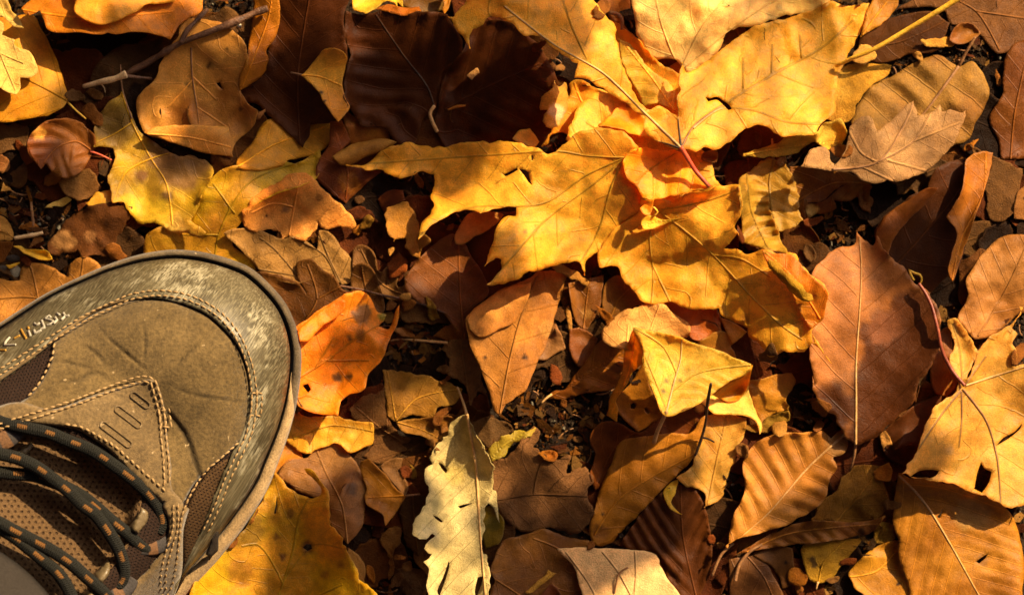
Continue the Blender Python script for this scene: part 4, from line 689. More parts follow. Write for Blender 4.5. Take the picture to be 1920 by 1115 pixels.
D('beech_leaf', 'big pinkish-brown beech leaf with a shade-painted dark half right of the maple', 'R8 575,203 612,250 660,282 682,228 712,290 780,370 842,405 862,460 940,520 985,580 1017,680 1002,820 972,900 902,1000 882,1100 B4 905,20 880,100 780,200 700,270 620,315 572,332 530,300 480,220 380,120 345,20 R8 345,960 358,1010 330,850 350,690 400,650 380,600 350,500 340,430 400,350 420,330 490,285 525,285 560,270', ((.48, .195, .09), (.40, .145, .055)), 'beech', key='bigbeech', jag='maple',
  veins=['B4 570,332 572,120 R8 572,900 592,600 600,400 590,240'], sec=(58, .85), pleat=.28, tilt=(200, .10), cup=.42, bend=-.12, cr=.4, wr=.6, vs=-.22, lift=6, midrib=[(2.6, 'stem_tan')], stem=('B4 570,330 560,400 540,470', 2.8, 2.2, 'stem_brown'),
  spots=[('R8 690,760', 48, (.085, .022, .003), 1), ('R8 660,900', 38, (.085, .022, .003), 1), ('R8 650,1040', 36, (.085, .022, .003), 1), ('B4 630,120', 40, (.085, .022, .003), 1), ('R8 790,760', 75, (.075, .019, .002), 1), ('R8 680,960', 50, (.075, .019, .002), 1), ('R8 930,870', 70, (.075, .019, .002), 1), ('R8 840,850', 80, (.075, .019, .002), 1), ('R8 890,650', 60, (.075, .019, .002), 1), ('R8 740,1020', 70, (.075, .019, .002), 1), ('B4 720,160', 75, (.075, .019, .002), 1), ('B4 470,130', 55, (.075, .019, .002), 1), ('R8 720,700', 40, (.20, .062, .02), .8), ('B4 640,260', 50, (.075, .019, .002), 1), ('R8 950,760', 40, (.075, .019, .002), 1)])  # dark spots paint the shaded right half into the leaf colour
D('maple_leaf', 'yellow maple leaf at the right edge with a long dark red stalk', 'R8 1048,672 1090,660 1140,720 1195,790 1200,870 1150,985 1230,800 1280,750 1380,690 1437,595 1432,640 1390,712 1415,740 1390,790 1412,830 1400,912 1520,880 1560,1150 B4 1560,500 1500,610 1400,660 1330,642 1260,602 1180,582 1110,540 1010,522 940,510 858,497 812,482 850,430 890,370 920,270 1000,120 1100,52 R8 1100,1030 1110,1000 1090,950 1060,870 1075,760', ((.68, .375, .10), (.62, .305, .06)), 'maple', jag='maple',
  veins=['B4 1130,40 1250,200 1310,400 1328,630', 'R8 1145,1005 1190,940 1250,860', 'R8 1145,1010 1300,960 1520,890', 'B4 1118,50 1020,170 900,350', 'B4 1122,50 1125,200 1110,340', 'R8 1130,1010 1110,800 1080,690'], sec=(50, .7), tilt=(TO, .13), wr=.9, vs=-.3, vw=2.0, lift=5, midrib=[(3.0, 'stem_brown'), (1.6, 'stem_brown'), (2.0, 'stem_tan'), (1.8, 'stem_brown'), (2.0, 'stem_brown')],
  holes=['B4 856,497 900,468 960,460 1008,466 990,490 930,508', 'B4 1190,560 1205,480 1225,420 1245,455 1280,470 1270,520 1230,580', 'B4 1305,335 1340,295 1400,262 1440,218 1435,240 1400,275 1350,310'], stem=('R8 1140,1010 1080,940 1020,820 1000,720 965,590 930,520 900,478', 3.4, 3.2, 'stem_darkred', 1e-3), spots=[('B4 1060,360', 10, (.5, .3, .12), .6), ('B4 1160,440', 34, (.46, .25, .03), .7)])
LEAVES.append(lambda: ground_tube('leaf_stalk', 'R8 905,485 915,455 905,432 882,425 862,415 850,408 862,440 875,462', 2.0, 2.4, 'stem_yellow', label='small yellow looped stalk end at the tip of the dark red stalk', cat='stalk', lift=.001))
D('beech_leaf', 'large orange-brown beech leaf with pale ribs in the lower right corner', 'B4 795,480 850,500 940,505 1000,520 1100,540 1180,580 1260,605 1335,642 1400,722 1432,830 1452,980 1440,1115 1430,1200 850,1200 842,1050 800,950 790,820 768,750 768,650 780,560', ((.46, .205, .035), (.37, .145, .022)), 'beech', veins=['B4 800,490 870,560 950,660 1060,840 1200,1090 1260,1190'], sec=(34, .95), pleat=.28, tilt=(TO, .09), cup=-.12, wr=.7, vs=.75, lift=4, midrib=[(2.6, 'stem_tan')],
  holes=['B4 995,705 1010,690 1025,662 1020,690 1008,715', 'B4 1200,940 1225,920 1262,898 1250,920 1215,950'], spots=[('B4 1050,703', 4, 'dk', 1), ('B4 1180,700', 40, (.50, .30, .08), .5), ('B4 1230,930', 14, (.2, .09, .03), .6)])
# ---- the maple heap in the middle
D('beech_leaf', 'orange-red leaf strip showing beneath the maple at the top', 'S2 90,-60 250,-60 262,60 200,120 262,200 330,290 382,382 420,470 330,400 230,250 130,90', ((.42, .15, .02), (.34, .10, .012)), 'beech', tilt=(200, .1))
D('beech_leaf', 'salmon leaf patch under the maple between two lobes', 'S2 395,380 470,410 560,360 600,420 560,520 480,500', ((.48, .21, .07), (.38, .14, .035)), 'beech', tilt=(TO, .1))
D('maple_leaf', 'brightly sunlit pale yellow maple leaf at the top edge', 'S2 262,-90 1500,-90 1440,30 1190,95 1000,160 850,190 790,310 700,395 600,450 560,380 505,345 380,362 335,300 290,150', ((.92, .70, .32), (.88, .62, .24)), 'maple', jag='maple', veins=['S2 560,430 700,150 900,-80', 'S2 560,430 450,150 400,-80', 'S2 560,430 900,150 1200,-40'], sec=(44, .8), tilt=(TO, .24), wr=1.4, vs=-.12, lift=3)  # bright sun on this leaf is put into its pale colour
LEAVES.append(lambda: ground_tube('leaf_stalk', 'S2 135,78 180,85 210,115 212,180', 4.2, 3.2, 'stem_brown', label='short curled brown stalk near the top edge in the maple heap', cat='stalk', lift=.002))
D('maple_leaf', 'amber maple leaf piece left of centre under the big maple', 'S1 1375,500 1430,478 1520,520 1680,600 1800,690 1900,800 1880,900 1650,860 1400,830 1330,790 1260,815 1240,865 1200,882 1240,780 1330,640 1370,570', ((.78, .40, .035), (.72, .32, .024)), 'maple', jag='maple', veins=['S1 1590,690 1450,620 1400,500'], tilt=(TO, .06))
D('leaf_fragment', 'small oval yellow leaf lobe at the edge of the dark leaf', 'S1 1030,832 1060,790 1132,768 1192,850 1160,882 1080,862', 'ye', 'maple', tilt=(TO, .12), lift=2)
D('maple_leaf', 'tattered pale leaf edge with a white patch beside the dark leaf', 'S1 1193,600 1250,530 1280,478 1310,512 1342,500 1362,620 1320,740 1300,768 1220,766 1215,702 1235,662 1195,662', ((.66, .40, .10), (.62, .32, .05)), 'maple', jag='rag', tilt=(TO, .25), lift=3, cup=-.2, spots=[('S1 1292,670', 18, (.82, .62, .30), .9), ('S1 1250,730', 14, (.70, .34, .02), .9)])
D('maple_leaf', 'golden leaf filling the gap beneath the lobes of the maple heap', 'F 1060,262 1090,195 1140,160 1230,175 1290,250 1330,300 1350,345 1400,345 1392,400 1330,455 1250,480 1170,470 1140,430 1165,340 1120,290', 'ye', 'maple', jag='maple', veins=['F 1330,320 1230,300 1100,230', 'F 1300,320 1260,400 1200,460'], tilt=(TO, .06), wr=1.0, lift=2)
D('maple_leaf', 'amber leaf beneath the upper fork of the biggest maple leaf', 'F 1100,40 1150,40 1190,70 1240,120 1290,150 1300,220 1270,275 1220,240 1180,190 1140,130', ((.80, .42, .04), (.74, .34, .025)), 'maple', jag='maple', veins=['F 1260,260 1200,150 1130,50'], tilt=(TO, .08), wr=1.0, lift=2)
D('maple_leaf', 'large yellow maple leaf with lobes pointing left in the middle', 'S1 30,990 160,970 240,910 300,880 360,858 420,858 440,870 600,870 800,850 1000,850 1180,890 1250,920 1330,880 1400,810 1560,770 1700,800 1790,900 S3 225,0 242,90 320,200 332,260 310,322 200,387 150,470 70,552 0,612 R7 548,440 540,400 510,365 440,375 370,390 200,450 90,490 40,482 80,440 118,380 112,350 80,345 25,387 60,280 90,180 125,135 185,125 190,80 140,75 0,110 R6 1280,105 1130,112 1060,150 990,215 960,247 980,170 1042,70 1028,20 1035,-10 S1 540,1090 555,1045 490,1025 400,1060 340,1068 270,1040 240,1020 160,1020', 'ye', 'maple', jag='maple',
  veins=['S2 230,945 0,935 S1 1320,910 900,930 60,990', 'S2 230,945 0,1050 R3 340,1060 R6 1200,90 980,220', 'S2 230,945 S3 60,130 R7 340,150 60,470', 'S2 230,945 S3 150,150 R7 620,200 520,370'], sec=(60, .8), tilt=(TO, .10), wr=1.3, vs=-.3, lift=7, q=86, cup=-.1,
  holes=['S1 958,1035 975,1045 1010,1030 1052,1008 1060,1018 1015,1045 985,1058', 'S1 1065,1015 1100,1020 1125,1035 1130,1070 1145,1112 1125,1095 1095,1050', 'S1 1138,935 1148,930 1150,960 1142,962'], spots=[('S3 250,250', 40, (.62, .27, .015), .6), ('R7 240,210', 5, 'br', .8)])
D('maple_leaf', 'glowing orange leaf in the heart of the maple heap', 'S2 218,962 280,905 345,888 450,900 560,905 640,1030 720,1110 S3 800,140 720,190 640,195 500,215 350,240 300,160 245,110', 'glow', 'maple', veins=['S2 560,905 400,1000 S3 300,120'], tilt=(TO, .16), wr=1.2, lift=7, vs=-.2)
D('leaf_fragment', 'small orange crumpled leaf piece left of the maple centre', 'S2 75,752 130,700 200,638 330,680 410,765 360,840 240,792 160,762', 'glow', 'maple', jag='maple', tilt=(TO, .2), wr=1.2, lift=1)
D('maple_leaf', 'broad golden maple leaf running down right from the heap', 'S3 330,235 480,228 640,190 750,160 912,152 928,320 892,400 912,450 862,500 830,530 930,540 960,562 1060,530 1130,562 1250,562 1290,640 1452,790 1440,850 1410,960 1352,1020 1362,1100 R8 342,740 400,820 443,895 340,787 270,853 200,832 120,858 60,790 0,740 R7 1400,708 1300,670 1255,640 1250,607 1100,612 1000,577 870,584 800,510 750,450 720,392 630,388 618,330 700,200 760,160 830,100', ((.82, .46, .055), (.76, .37, .030)), 'maple', jag='maple', key='broadmaple',
  veins=['S3 420,300 560,400 760,570 1000,830 1180,1000 R8 290,770', 'S3 420,300 380,450 400,700 390,850', 'S3 760,570 920,590 1100,700', 'S3 400,640 500,850', 'S3 420,300 700,250 900,180'], sec=(56, .8), tilt=(TO, .05), wr=1.3, vs=-.25, lift=1, q=72, curl=1.0,
  holes=['S3 855,500 880,470 905,440 915,470 905,500 900,545 890,520 865,520'], spots=[('S3 950,950', 12, 'ob', .8)])
D('folded_flap', None, 'S3 1055,540 1140,560 1235,568 1300,650 1380,722 1452,798 1440,850 1412,958 1345,1012 1285,920 1230,800 1140,690 1080,610', ((.62, .25, .012), (.56, .19, .010)), 'maple', of='broadmaple', tilt=(40, .15), lift=2, veins=['S3 1400,950 1250,720 1080,560'], wr=.9)
D('hornbeam_leaf', 'yellow-tan toothed leaf with its stalk up at the right of the heap', 'S3 935,95 1010,40 1090,-10 1130,0 1180,20 1240,110 1277,220 1270,300 1298,357 1260,392 1150,432 1110,322 1050,200', ((.52, .32, .07), (.46, .25, .045)), 'maple', jag='serr', veins=['S3 1120,-5 1095,150 1130,400'], sec=(26, .7), tilt=(TO, .2), cup=.1, wr=1.2, vs=-.25, lift=2, stem=('S3 1118,0 S2 1118,930 1112,835', 3.0, 1.8, 'stem_tan', 3e-3))
D('hornbeam_leaf', 'ribbed yellow-green leaf hanging down beside the golden maple', 'S3 915,130 960,78 1010,108 1082,150 1100,300 1150,432 1202,557 1130,545 1050,522 940,502 927,320', ((.54, .35, .075), (.48, .28, .05)), 'maple', jag='maple', veins=['S3 960,85 985,300 1090,530'], sec=(22, .2), pleat=.9, tilt=(TO, .22), wr=1.0, vs=-.3, lift=3)
D('rolled_leaf', 'dried leaf strip rolled up like a caterpillar on the golden maple', 'S3 1050,545 1085,535 1130,600 1190,660 1260,735 1330,790 1362,835 1345,850 1260,815 1180,740 1110,660', ((.44, .25, .03), (.34, .16, .02)), 'dry', jag='rag', tilt=(TO, .2), cup=-1.0, wr=1.4, lift=2)
D('small_leaf', 'tiny dark red curled leaf between golden maple and ribbed leaf', 'S3 905,390 925,420 945,490 935,505 915,470', 'rb', 'beech', tilt=(TO, .2), lift=2)
D('maple_leaf', 'olive-yellow maple lobe with pale torn edges above the centre', 'S2 185,225 250,260 342,372 400,430 480,480 532,560 540,680 480,645 420,622 345,642 310,560 230,430', ((.66, .44, .06), (.58, .35, .04)), 'maple', jag='maple', veins=['S2 520,660 400,480 240,280'], tilt=(TO, .15), lift=3, wr=.9, spots=[])
D('maple_leaf', 'biggest golden maple leaf with a red stalk at the top centre', 'S2 565,905 500,885 400,842 335,770 345,700 270,650 130,560 0,510 S1 1600,560 1500,490 1420,472 1400,470 1422,380 1300,310 1190,230 1075,195 1050,162 985,125 900,108 820,165 790,180 770,205 770,292 745,235 690,180 640,100 740,20 800,-80 1500,-80 1560,60 1640,150 1660,260 1690,400 1800,620 S2 360,650 420,640 480,655 530,690 545,700 548,550 572,370 600,432 690,390 780,322 880,242 1010,162 1200,112 1400,42 1460,10 1560,30 1692,22 1660,150 1620,240 1590,320 1520,440 1490,560 1488,660 1400,750 1380,812 1240,812 1170,818 1060,752 940,782 850,852 770,897 700,882 650,912 600,895', ((.82, .46, .06), (.76, .38, .034)), 'maple', jag='maple',
  veins=['S2 568,888 350,680 100,440 S1 1280,270 980,40', 'S2 568,888 640,760 850,610 1150,430 1420,280 1600,120', 'S2 566,880 545,650 560,390', 'S2 562,890 480,862 340,832', 'S2 640,770 800,655 1000,660 1200,730 1400,742', 'S1 1470,350 1380,150 1330,0', 'S2 940,530 940,350', 'S2 1110,440 1115,270', 'S2 1290,350 1280,210'], sec=(70, .8), tilt=(TO, .09), wr=1.4, vs=-.32, vw=2.0, lift=3, q=80, midrib=[(2.6, 'stem_tan'), (2.2, 'stem_brown'), (2.6, 'stem_dark'), (2.2, 'stem_dark'), (2.0, 'stem_tan')], stem=('S2 566,885 600,940 650,1020 735,1118', 4.6, 3.8, 'stem_red', 2e-3),
  holes=['S2 710,580 740,590 780,580 822,605 860,635 870,655 850,662 820,630 780,600 730,610'], spots=[('S2 560,870', 30, (.46, .15, .015), .7), ('S1 760,130', 36, (.74, .42, .02), .8), ('S2 780,450', 60, (.76, .42, .03), .5)])
D('maple_leaf', 'yellow leaf edge behind the maple at the top right', 'R4 595,195 618,100 650,10 690,-70 810,-70 792,30 742,90 680,142', ((.58, .28, .03), (.5, .21, .018)), 'maple', veins=['R4 605,185 680,80 780,-50'], tilt=(30, .1))
D('leaf_fragment', 'pale yellow twisted leaf strip below the right maple lobe', 'R4 -20,800 130,760 240,712 370,690 392,660 490,618 522,690 482,762 420,782 350,742 260,802 100,822 -20,818', ((.60, .38, .085), (.52, .29, .05)), 'dry', jag='maple', veins=['R4 0,808 200,770 480,740'], tilt=(TO, .2), cup=-.3, wr=1.0, lift=2)
LEAVES.append(lambda: ground_tube('leaf_stalk', 'R4 1160,-40 1100,-2 1000,60 850,150 640,270 540,310 470,345', 5.4, 3.6, 'stem_yellow', label='long yellow stalk reaching in from the top edge to the maple', cat='stalk', lift=[.02, .017, .014, .011, .008, .004, .001]))
D('maple_seed', 'small yellow winged seed curled on the golden maple', 'S3 325,372 345,342 400,333 450,357 560,348 470,382 390,412 340,412', 'lem', 'maple', tilt=(TO, .3), cup=.3, lift=2, cat='seed', veins=['S3 330,390 420,370 550,350'], stem=('S3 400,340 425,310 405,285 385,275', 2.2, 1.6, 'stem_yellow', 2e-3))
D('leaf_fragment', 'small upright orange leaf tip above the winged seed', 'S3 325,290 370,250 402,228 398,280 375,330 345,320', 'glow', 'maple', tilt=(TO, .3), lift=3)
D('leaf_fragment', 'small pinkish leaf crumb lying on the dark leaf', 'S1 755,455 785,425 815,410 828,438 795,460 785,475', ((.62, .36, .2), (.55, .3, .15)), 'dry', tilt=(TO, .3), lift=1, jag='maple')
D('leaf_fragment', 'thin orange crumb below the pinkish one on the dark leaf', 'S1 632,655 680,635 750,625 748,642 690,650 640,665', ((.5, .2, .05), (.4, .14, .03)), 'dry', tilt=(TO, .2), lift=1)
D('leaf_fragment', 'crumpled tan leaf shred dangling under the maple lower edge', 'R7 370,395 430,385 480,400 520,430 568,470 560,485 520,470 450,440 400,430', 'tan', 'dry', jag='rag', tilt=(TO, .2), wr=1.5, lift=1)
# ------------------------------------------------------------------ build the litter in order, from the bottom up
built = {}
for i, L in enumerate(LEAVES):
    if callable(L): L()
    else: built[i] = build_leaf(L, i)
# small torn bits caught in the gaps
RF = random.Random(21); N_MAIN = len(LEAVES)
gap = np.argwhere((TOP <= N_SCRAP) & (GX > 0) & (GX < 1920) & (GY > 0) & (GY < 1115))
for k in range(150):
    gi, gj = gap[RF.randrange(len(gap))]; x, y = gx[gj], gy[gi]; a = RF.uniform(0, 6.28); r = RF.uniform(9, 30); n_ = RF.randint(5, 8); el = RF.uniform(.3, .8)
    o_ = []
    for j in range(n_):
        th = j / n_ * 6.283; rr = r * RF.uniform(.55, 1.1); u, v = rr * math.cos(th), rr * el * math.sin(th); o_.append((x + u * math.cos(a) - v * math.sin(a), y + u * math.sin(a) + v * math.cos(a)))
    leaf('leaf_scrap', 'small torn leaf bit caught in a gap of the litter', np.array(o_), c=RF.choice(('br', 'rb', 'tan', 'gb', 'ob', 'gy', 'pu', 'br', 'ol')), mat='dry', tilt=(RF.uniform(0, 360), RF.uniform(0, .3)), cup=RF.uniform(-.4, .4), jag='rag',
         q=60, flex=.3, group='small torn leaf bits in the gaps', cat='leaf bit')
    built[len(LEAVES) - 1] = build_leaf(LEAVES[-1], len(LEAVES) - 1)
OUT = [(0, 605, 8), (81, 553, 8), (145, 521, 10), (210, 493, 14), (268, 475.5, 16), (323, 468, 17), (371, 471, 18), (420, 482, 20), (468, 501, 22), (507, 534, 25),
       (536, 569, 27), (555, 611, 28), (565, 660, 28), (563.5, 708, 26), (555, 763, 22), (541, 815, 19), (520, 871, 18), (502, 916, 18), (455, 991, 18), (412, 1045, 18), (369, 1095, 18),
       (330, 1136, 18), (270, 1200, 18), (180, 1290, 18), (60, 1400, 18), (-100, 1520, 18), (-260, 1650, 18), (-420, 1760, 18), (-540, 1800, 18), (-660, 1780, 18), (-740, 1690, 18),
       (-760, 1560, 18), (-700, 1380, 18), (-590, 1180, 14), (-440, 980, 12), (-270, 800, 10), (-120, 680, 8)]
OUTP = np.array([p[:2] for p in OUT], float); SOLE = catmull(OUTP, True, 9)
shoe_cells = inside(GX, GY, SOLE); TOP[shoe_cells] = -1
fr = (GX > 0) & (GX < 1920) & (GY > 0) & (GY < 1115)
cnt = np.bincount(np.maximum(TOP[fr], 0), minlength=len(LEAVES) + 2)
SMALL = list(range(N_SCRAP)) + list(range(N_MAIN, len(LEAVES)))
for i in SMALL:
    if cnt[i + 1] < 9:
        bpy.data.objects.remove(built[i], do_unlink=True)

# every scrap is told apart by the larger leaf it lies next to
heroes = [(LEAVES[i]['label'], *[c.mean() for c in (GX[TOP == i + 1], GY[TOP == i + 1])]) for i in built if N_SCRAP <= i < N_MAIN and LEAVES[i]['label'] and (TOP == i + 1).sum() > 40]
SHADE_NAME = {'dk': 'blackish', 'gy': 'grey-brown', 'br': 'brown', 'rb': 'red-brown', 'gb': 'dull tan', 'tan': 'tan', 'ob': 'orange-brown', 'pu': 'pinkish', 'ol': 'olive'}; taken = set()
for i in SMALL:
    if cnt[i + 1] < 9: continue
    m = (TOP == i + 1) & fr; x, y = GX[m].mean(), GY[m].mean()
    for lb, hx, hy in sorted(heroes, key=lambda h: (h[1] - x) ** 2 + (h[2] - y) ** 2)[:10]:
        rel = ('left of' if x < hx else 'right of') if abs(x - hx) > abs(y - hy) else ('above' if y < hy else 'below')
        t = '%s %s the %s' % (('old %s scrap' if i < N_SCRAP else 'tiny %s bit') % SHADE_NAME[LEAVES[i]['c']], rel, lb)
        if len(t.split()) <= 16 and t not in taken:
            taken.add(t); built[i]['label'] = t; break
rs = np.random.RandomState(4)
free = np.argwhere((TOP == 0) & ~dilate(TOP != 0, 1) & fr)
def bare(n):
    k = free[rs.randint(len(free), size=n)]; return gx[k[:, 1]] + rs.uniform(-2, 2, n), gy[k[:, 0]] + rs.uniform(-2, 2, n)
cpx, cpy = bare(5000); rad = .0002 + .0008 * rs.rand(5000) ** 4
Vb, Fb = blob_mesh(world(cpx, cpy, soil_z(cpx, cpy) + rad * .4), rad, 5)
mesh_obj('soil_crumbs', Vb, Fb, MAT['soil'], smooth=False, kind='stuff', label='dark crumbs of soil in the gaps between the leaves', cat='soil')
rp = .0003 + .0009 * rs.rand(60) ** 2; cpx, cpy = bare(60)
Vb, Fb = blob_mesh(world(cpx, cpy, soil_z(cpx, cpy) + rp * 1.2), rp, 6)
mesh_obj('grit', Vb, Fb, MAT['stone'], smooth=False, kind='stuff', label='fine grit scattered over the dark soil', cat='grit')
# broken leaf crumbs and rootlets in the gaps
CPAL = [PAL[k][0] for k in ('br', 'rb', 'gy', 'tan', 'dk', 'ob', 'gb', 'dk')]
bx_, by_ = bare(1000); V = []; F = []; Cc = []
for x, y in zip(bx_, by_):
    c = world(x, y, float(soil_z(x, y)) + .0012 + .0016 * rs.rand()); r = .0004 + .0042 * rs.rand() ** 4; k = rs.randint(3, 7); b = len(V)
    tx, ty = rs.uniform(-.5, .5, 2); el = rs.uniform(.18, .8); a0 = rs.uniform(0, 6.28)
    for j in range(k):
        th = j / k * 6.283; q_ = r * rs.uniform(.6, 1.1); u, v = q_ * math.cos(th), q_ * el * math.sin(th); dx, dy = u * math.cos(a0) - v * math.sin(a0), u * math.sin(a0) + v * math.cos(a0)
        V.append((c[0] + dx, c[1] + dy, c[2] + tx * dx + ty * dy + .15 * r * rs.rand()))
    F.append(list(range(b, b + k))); cc = np.array(CPAL[rs.randint(len(CPAL))]) * rs.uniform(.2, .6); Cc += [tuple(cc) + (1,)] * k
n = len(V)
mesh_obj('leaf_crumbs', V, F, LM['dry'], smooth=False, kind='stuff', label='tiny broken leaf crumbs strewn over the dark soil', cat='crumbs',
         attrs={'col': ('FLOAT_COLOR', np.array(Cc)), 'vd': ('FLOAT', np.full(n, 1.)), 'vw': ('FLOAT', np.full(n, .001)), 'vs': ('FLOAT', np.zeros(n)), 'ph': ('FLOAT', np.zeros(n)), 'sf': ('FLOAT', np.zeros(n)), 'ed': ('FLOAT', np.full(n, 1.))})
V = []; F = []
for x, y in zip(*bare(60)):
    a = rs.uniform(0, 6.28); l = rs.uniform(14, 46); p = np.array([(x + l * t * math.cos(a + .5 * t), y + l * t * math.sin(a + .5 * t)) for t in np.linspace(-.5, .5, 7)])
    vv, ff, _, _ = tube(world(p[:, 0], p[:, 1], soil_z(p[:, 0], p[:, 1]) + .0016), rs.uniform(.00012, .0003), 5); b = len(V); V += vv.tolist(); F += [[b + i for i in f] for f in ff]
mesh_obj('rootlets', V, F, MAT['stem_brown'], kind='stuff', label='fine brown rootlets and leaf ribs on the bare soil', cat='rootlets')
# ------------------------------------------------------------------ stones and grit one can pick out
def stone(name, label, c, r, mat, squash, seed):
    import bmesh
    bm = bmesh.new(); bmesh.ops.create_icosphere(bm, subdivisions=3, radius=1)
    V = np.array([v.co[:] for v in bm.verts]); F = [[v.index for v in f.verts] for f in bm.faces]; bm.free()
    d = 1 + .16 * fbm(V[:, 0] * 50 + V[:, 2] * 31, V[:, 1] * 50 - V[:, 2] * 17, 60, seed) + .05 * vnoise(V[:, 0] * 50, V[:, 1] * 50 + V[:, 2] * 40, 14, seed)
    p = pts(c)[0]; z = float(soil_z(*p)) + r * K * squash[2] * .5
    W = world(p[0], p[1], z)[None] + V * d[:, None] * r * K * np.array(squash)[None]
    mesh_obj(name, W, F, MAT[mat], label=label, cat='stone')
stone('stone', 'grey-green flat stone beside the brown oak leaf at left', 'K 200,920', 17, 'stone', (.85, 1, .5), 1)
stone('stone', 'dark rounded clod at the left edge above the shoe', 'K 35,880', 12, 'dark_stone', (1, 1, .7), 2)
stone('stone', 'dark brown angular lump above the grey-green stone', 'K 175,725', 15, 'dark_stone', (1.1, .55, .6), 3)
stone('pebble', 'small white pebble on the soil by the short pale stick', 'K 390,372', 6, 'pale_stone', (1, 1, .8), 4)
stone('pebble', 'tiny pale pebble below the short pale stick', 'K 285,525', 6.5, 'pale_stone', (1.2, .8, .7), 5)
stone('pebble', 'tan grit lump right of the tiny pale pebble', 'K 455,495', 6, 'wood', (1, .9, .7), 6)
stone('pebble', 'tiny pale grain on bare soil above the bark piece', 'K 805,215', 3.6, 'pale_stone', (1.2, .8, .7), 7)

# ------------------------------------------------------------------ the walking shoe
def suede_mat(name, a, b, rough=.9, sc=900, spec=.15):
    t = NT(name); P = t.pos()
    n1 = t.noise(60, 4, .6, P); n2 = t.noise(sc, 4, .7, P); n3 = t.noise(190, 3, .6, P)
    c = t.mix(t.ramp(n1, .3, .7), a, b); c = t.scale(c, t.ramp(n2, .25, .75, .62, 1.35)); c = t.scale(c, t.ramp(n3, .3, .7, .85, 1.12))
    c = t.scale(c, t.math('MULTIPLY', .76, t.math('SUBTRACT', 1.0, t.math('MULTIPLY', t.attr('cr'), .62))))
    dust = t.ramp(t.noise(420, 2, .5, P), .70, .76); c = t.mix(t.math('MULTIPLY', dust, .6), c, (.42, .30, .16))
    cr = t.n('TexVoronoi', {'Vector': t.n('VectorMath', {0: P, 1: t.n('TexNoise', {'Vector': P, 'Scale': 60.0}).outputs['Color']}, operation='ADD').outputs[0], 'Scale': 30.0}, feature='DISTANCE_TO_EDGE').outputs['Distance']
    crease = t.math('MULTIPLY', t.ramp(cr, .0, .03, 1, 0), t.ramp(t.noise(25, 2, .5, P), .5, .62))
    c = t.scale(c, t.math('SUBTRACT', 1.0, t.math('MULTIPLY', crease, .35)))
    h = t.math('SUBTRACT', t.math('ADD', n2, t.math('MULTIPLY', n3, .6)), t.math('MULTIPLY', crease, .8))
    return t.done(t.n('BsdfPrincipled', {'Base Color': c, 'Roughness': rough, 'Specular IOR Level': spec, 'Sheen Weight': .15, 'Normal': t.bump(h, .6, .0006)}).outputs[0])
def cap_mat():
    t = NT('scuffed_olive_leather'); P = t.pos()
    m = t.n('Mapping', {'Vector': P, 'Rotation': (0, 0, math.radians(58)), 'Scale': (1 / 110.0, 1 / 2000.0, 1 / 400.0)}, vector_type='TEXTURE').outputs[0]
    hat = t.noise(1.0, 3, .6, m); n1 = t.noise(70, 3, .6, P); n2 = t.noise(1300, 3, .6, P)
    c = t.mix(t.ramp(n1, .3, .7), (.036, .028, .013), (.085, .068, .035)); c = t.mix(t.ramp(hat, .40, .74, 0, .65), c, (.21, .178, .105))
    scuff = t.math('MULTIPLY', t.ramp(t.noise(48, 4, .7, P), .52, .64), t.ramp(hat, .35, .6)); c = t.mix(t.math('MULTIPLY', scuff, .75), c, (.32, .285, .19))
    c = t.scale(c, t.ramp(n2, .2, .8, .88, 1.1))
    h = t.math('ADD', t.math('MULTIPLY', hat, .8), t.math('MULTIPLY', n2, .4))
    return t.done(t.n('BsdfPrincipled', {'Base Color': c, 'Roughness': t.ramp(hat, .3, .7, .52, .40), 'Specular IOR Level': .42, 'Normal': t.bump(h, .45, .0005)}).outputs[0])
def knit_mat(name, a, b, pitch, rot):
    t = NT(name); P = t.pos()
    m = t.n('Mapping', {'Vector': P, 'Rotation': (0, 0, rot), 'Scale': (6.283 / pitch,) * 3}).outputs[0]
    s = t.n('SeparateXYZ', {0: m}); sx = t.math('SINE', s.outputs[0]); sy = t.math('SINE', t.math('ADD', s.outputs[1], t.math('MULTIPLY', t.math('FLOOR', t.math('DIVIDE', s.outputs[0], 6.283)), 3.1416)))
    d = t.math('ADD', t.math('MULTIPLY', sx, .5), t.math('MULTIPLY', sy, .5)); hole = t.ramp(d, .35, .85)
    n = t.noise(1500, 3, .6, P); c = t.mix(hole, a, b); c = t.scale(c, t.ramp(n, .2, .8, .30, .64))
    h = t.math('SUBTRACT', t.math('MULTIPLY', n, .5), t.math('MULTIPLY', hole, 1.2))
    return t.done(t.n('BsdfPrincipled', {'Base Color': c, 'Roughness': .85, 'Specular IOR Level': .15, 'Normal': t.bump(h, .9, .0007)}).outputs[0])
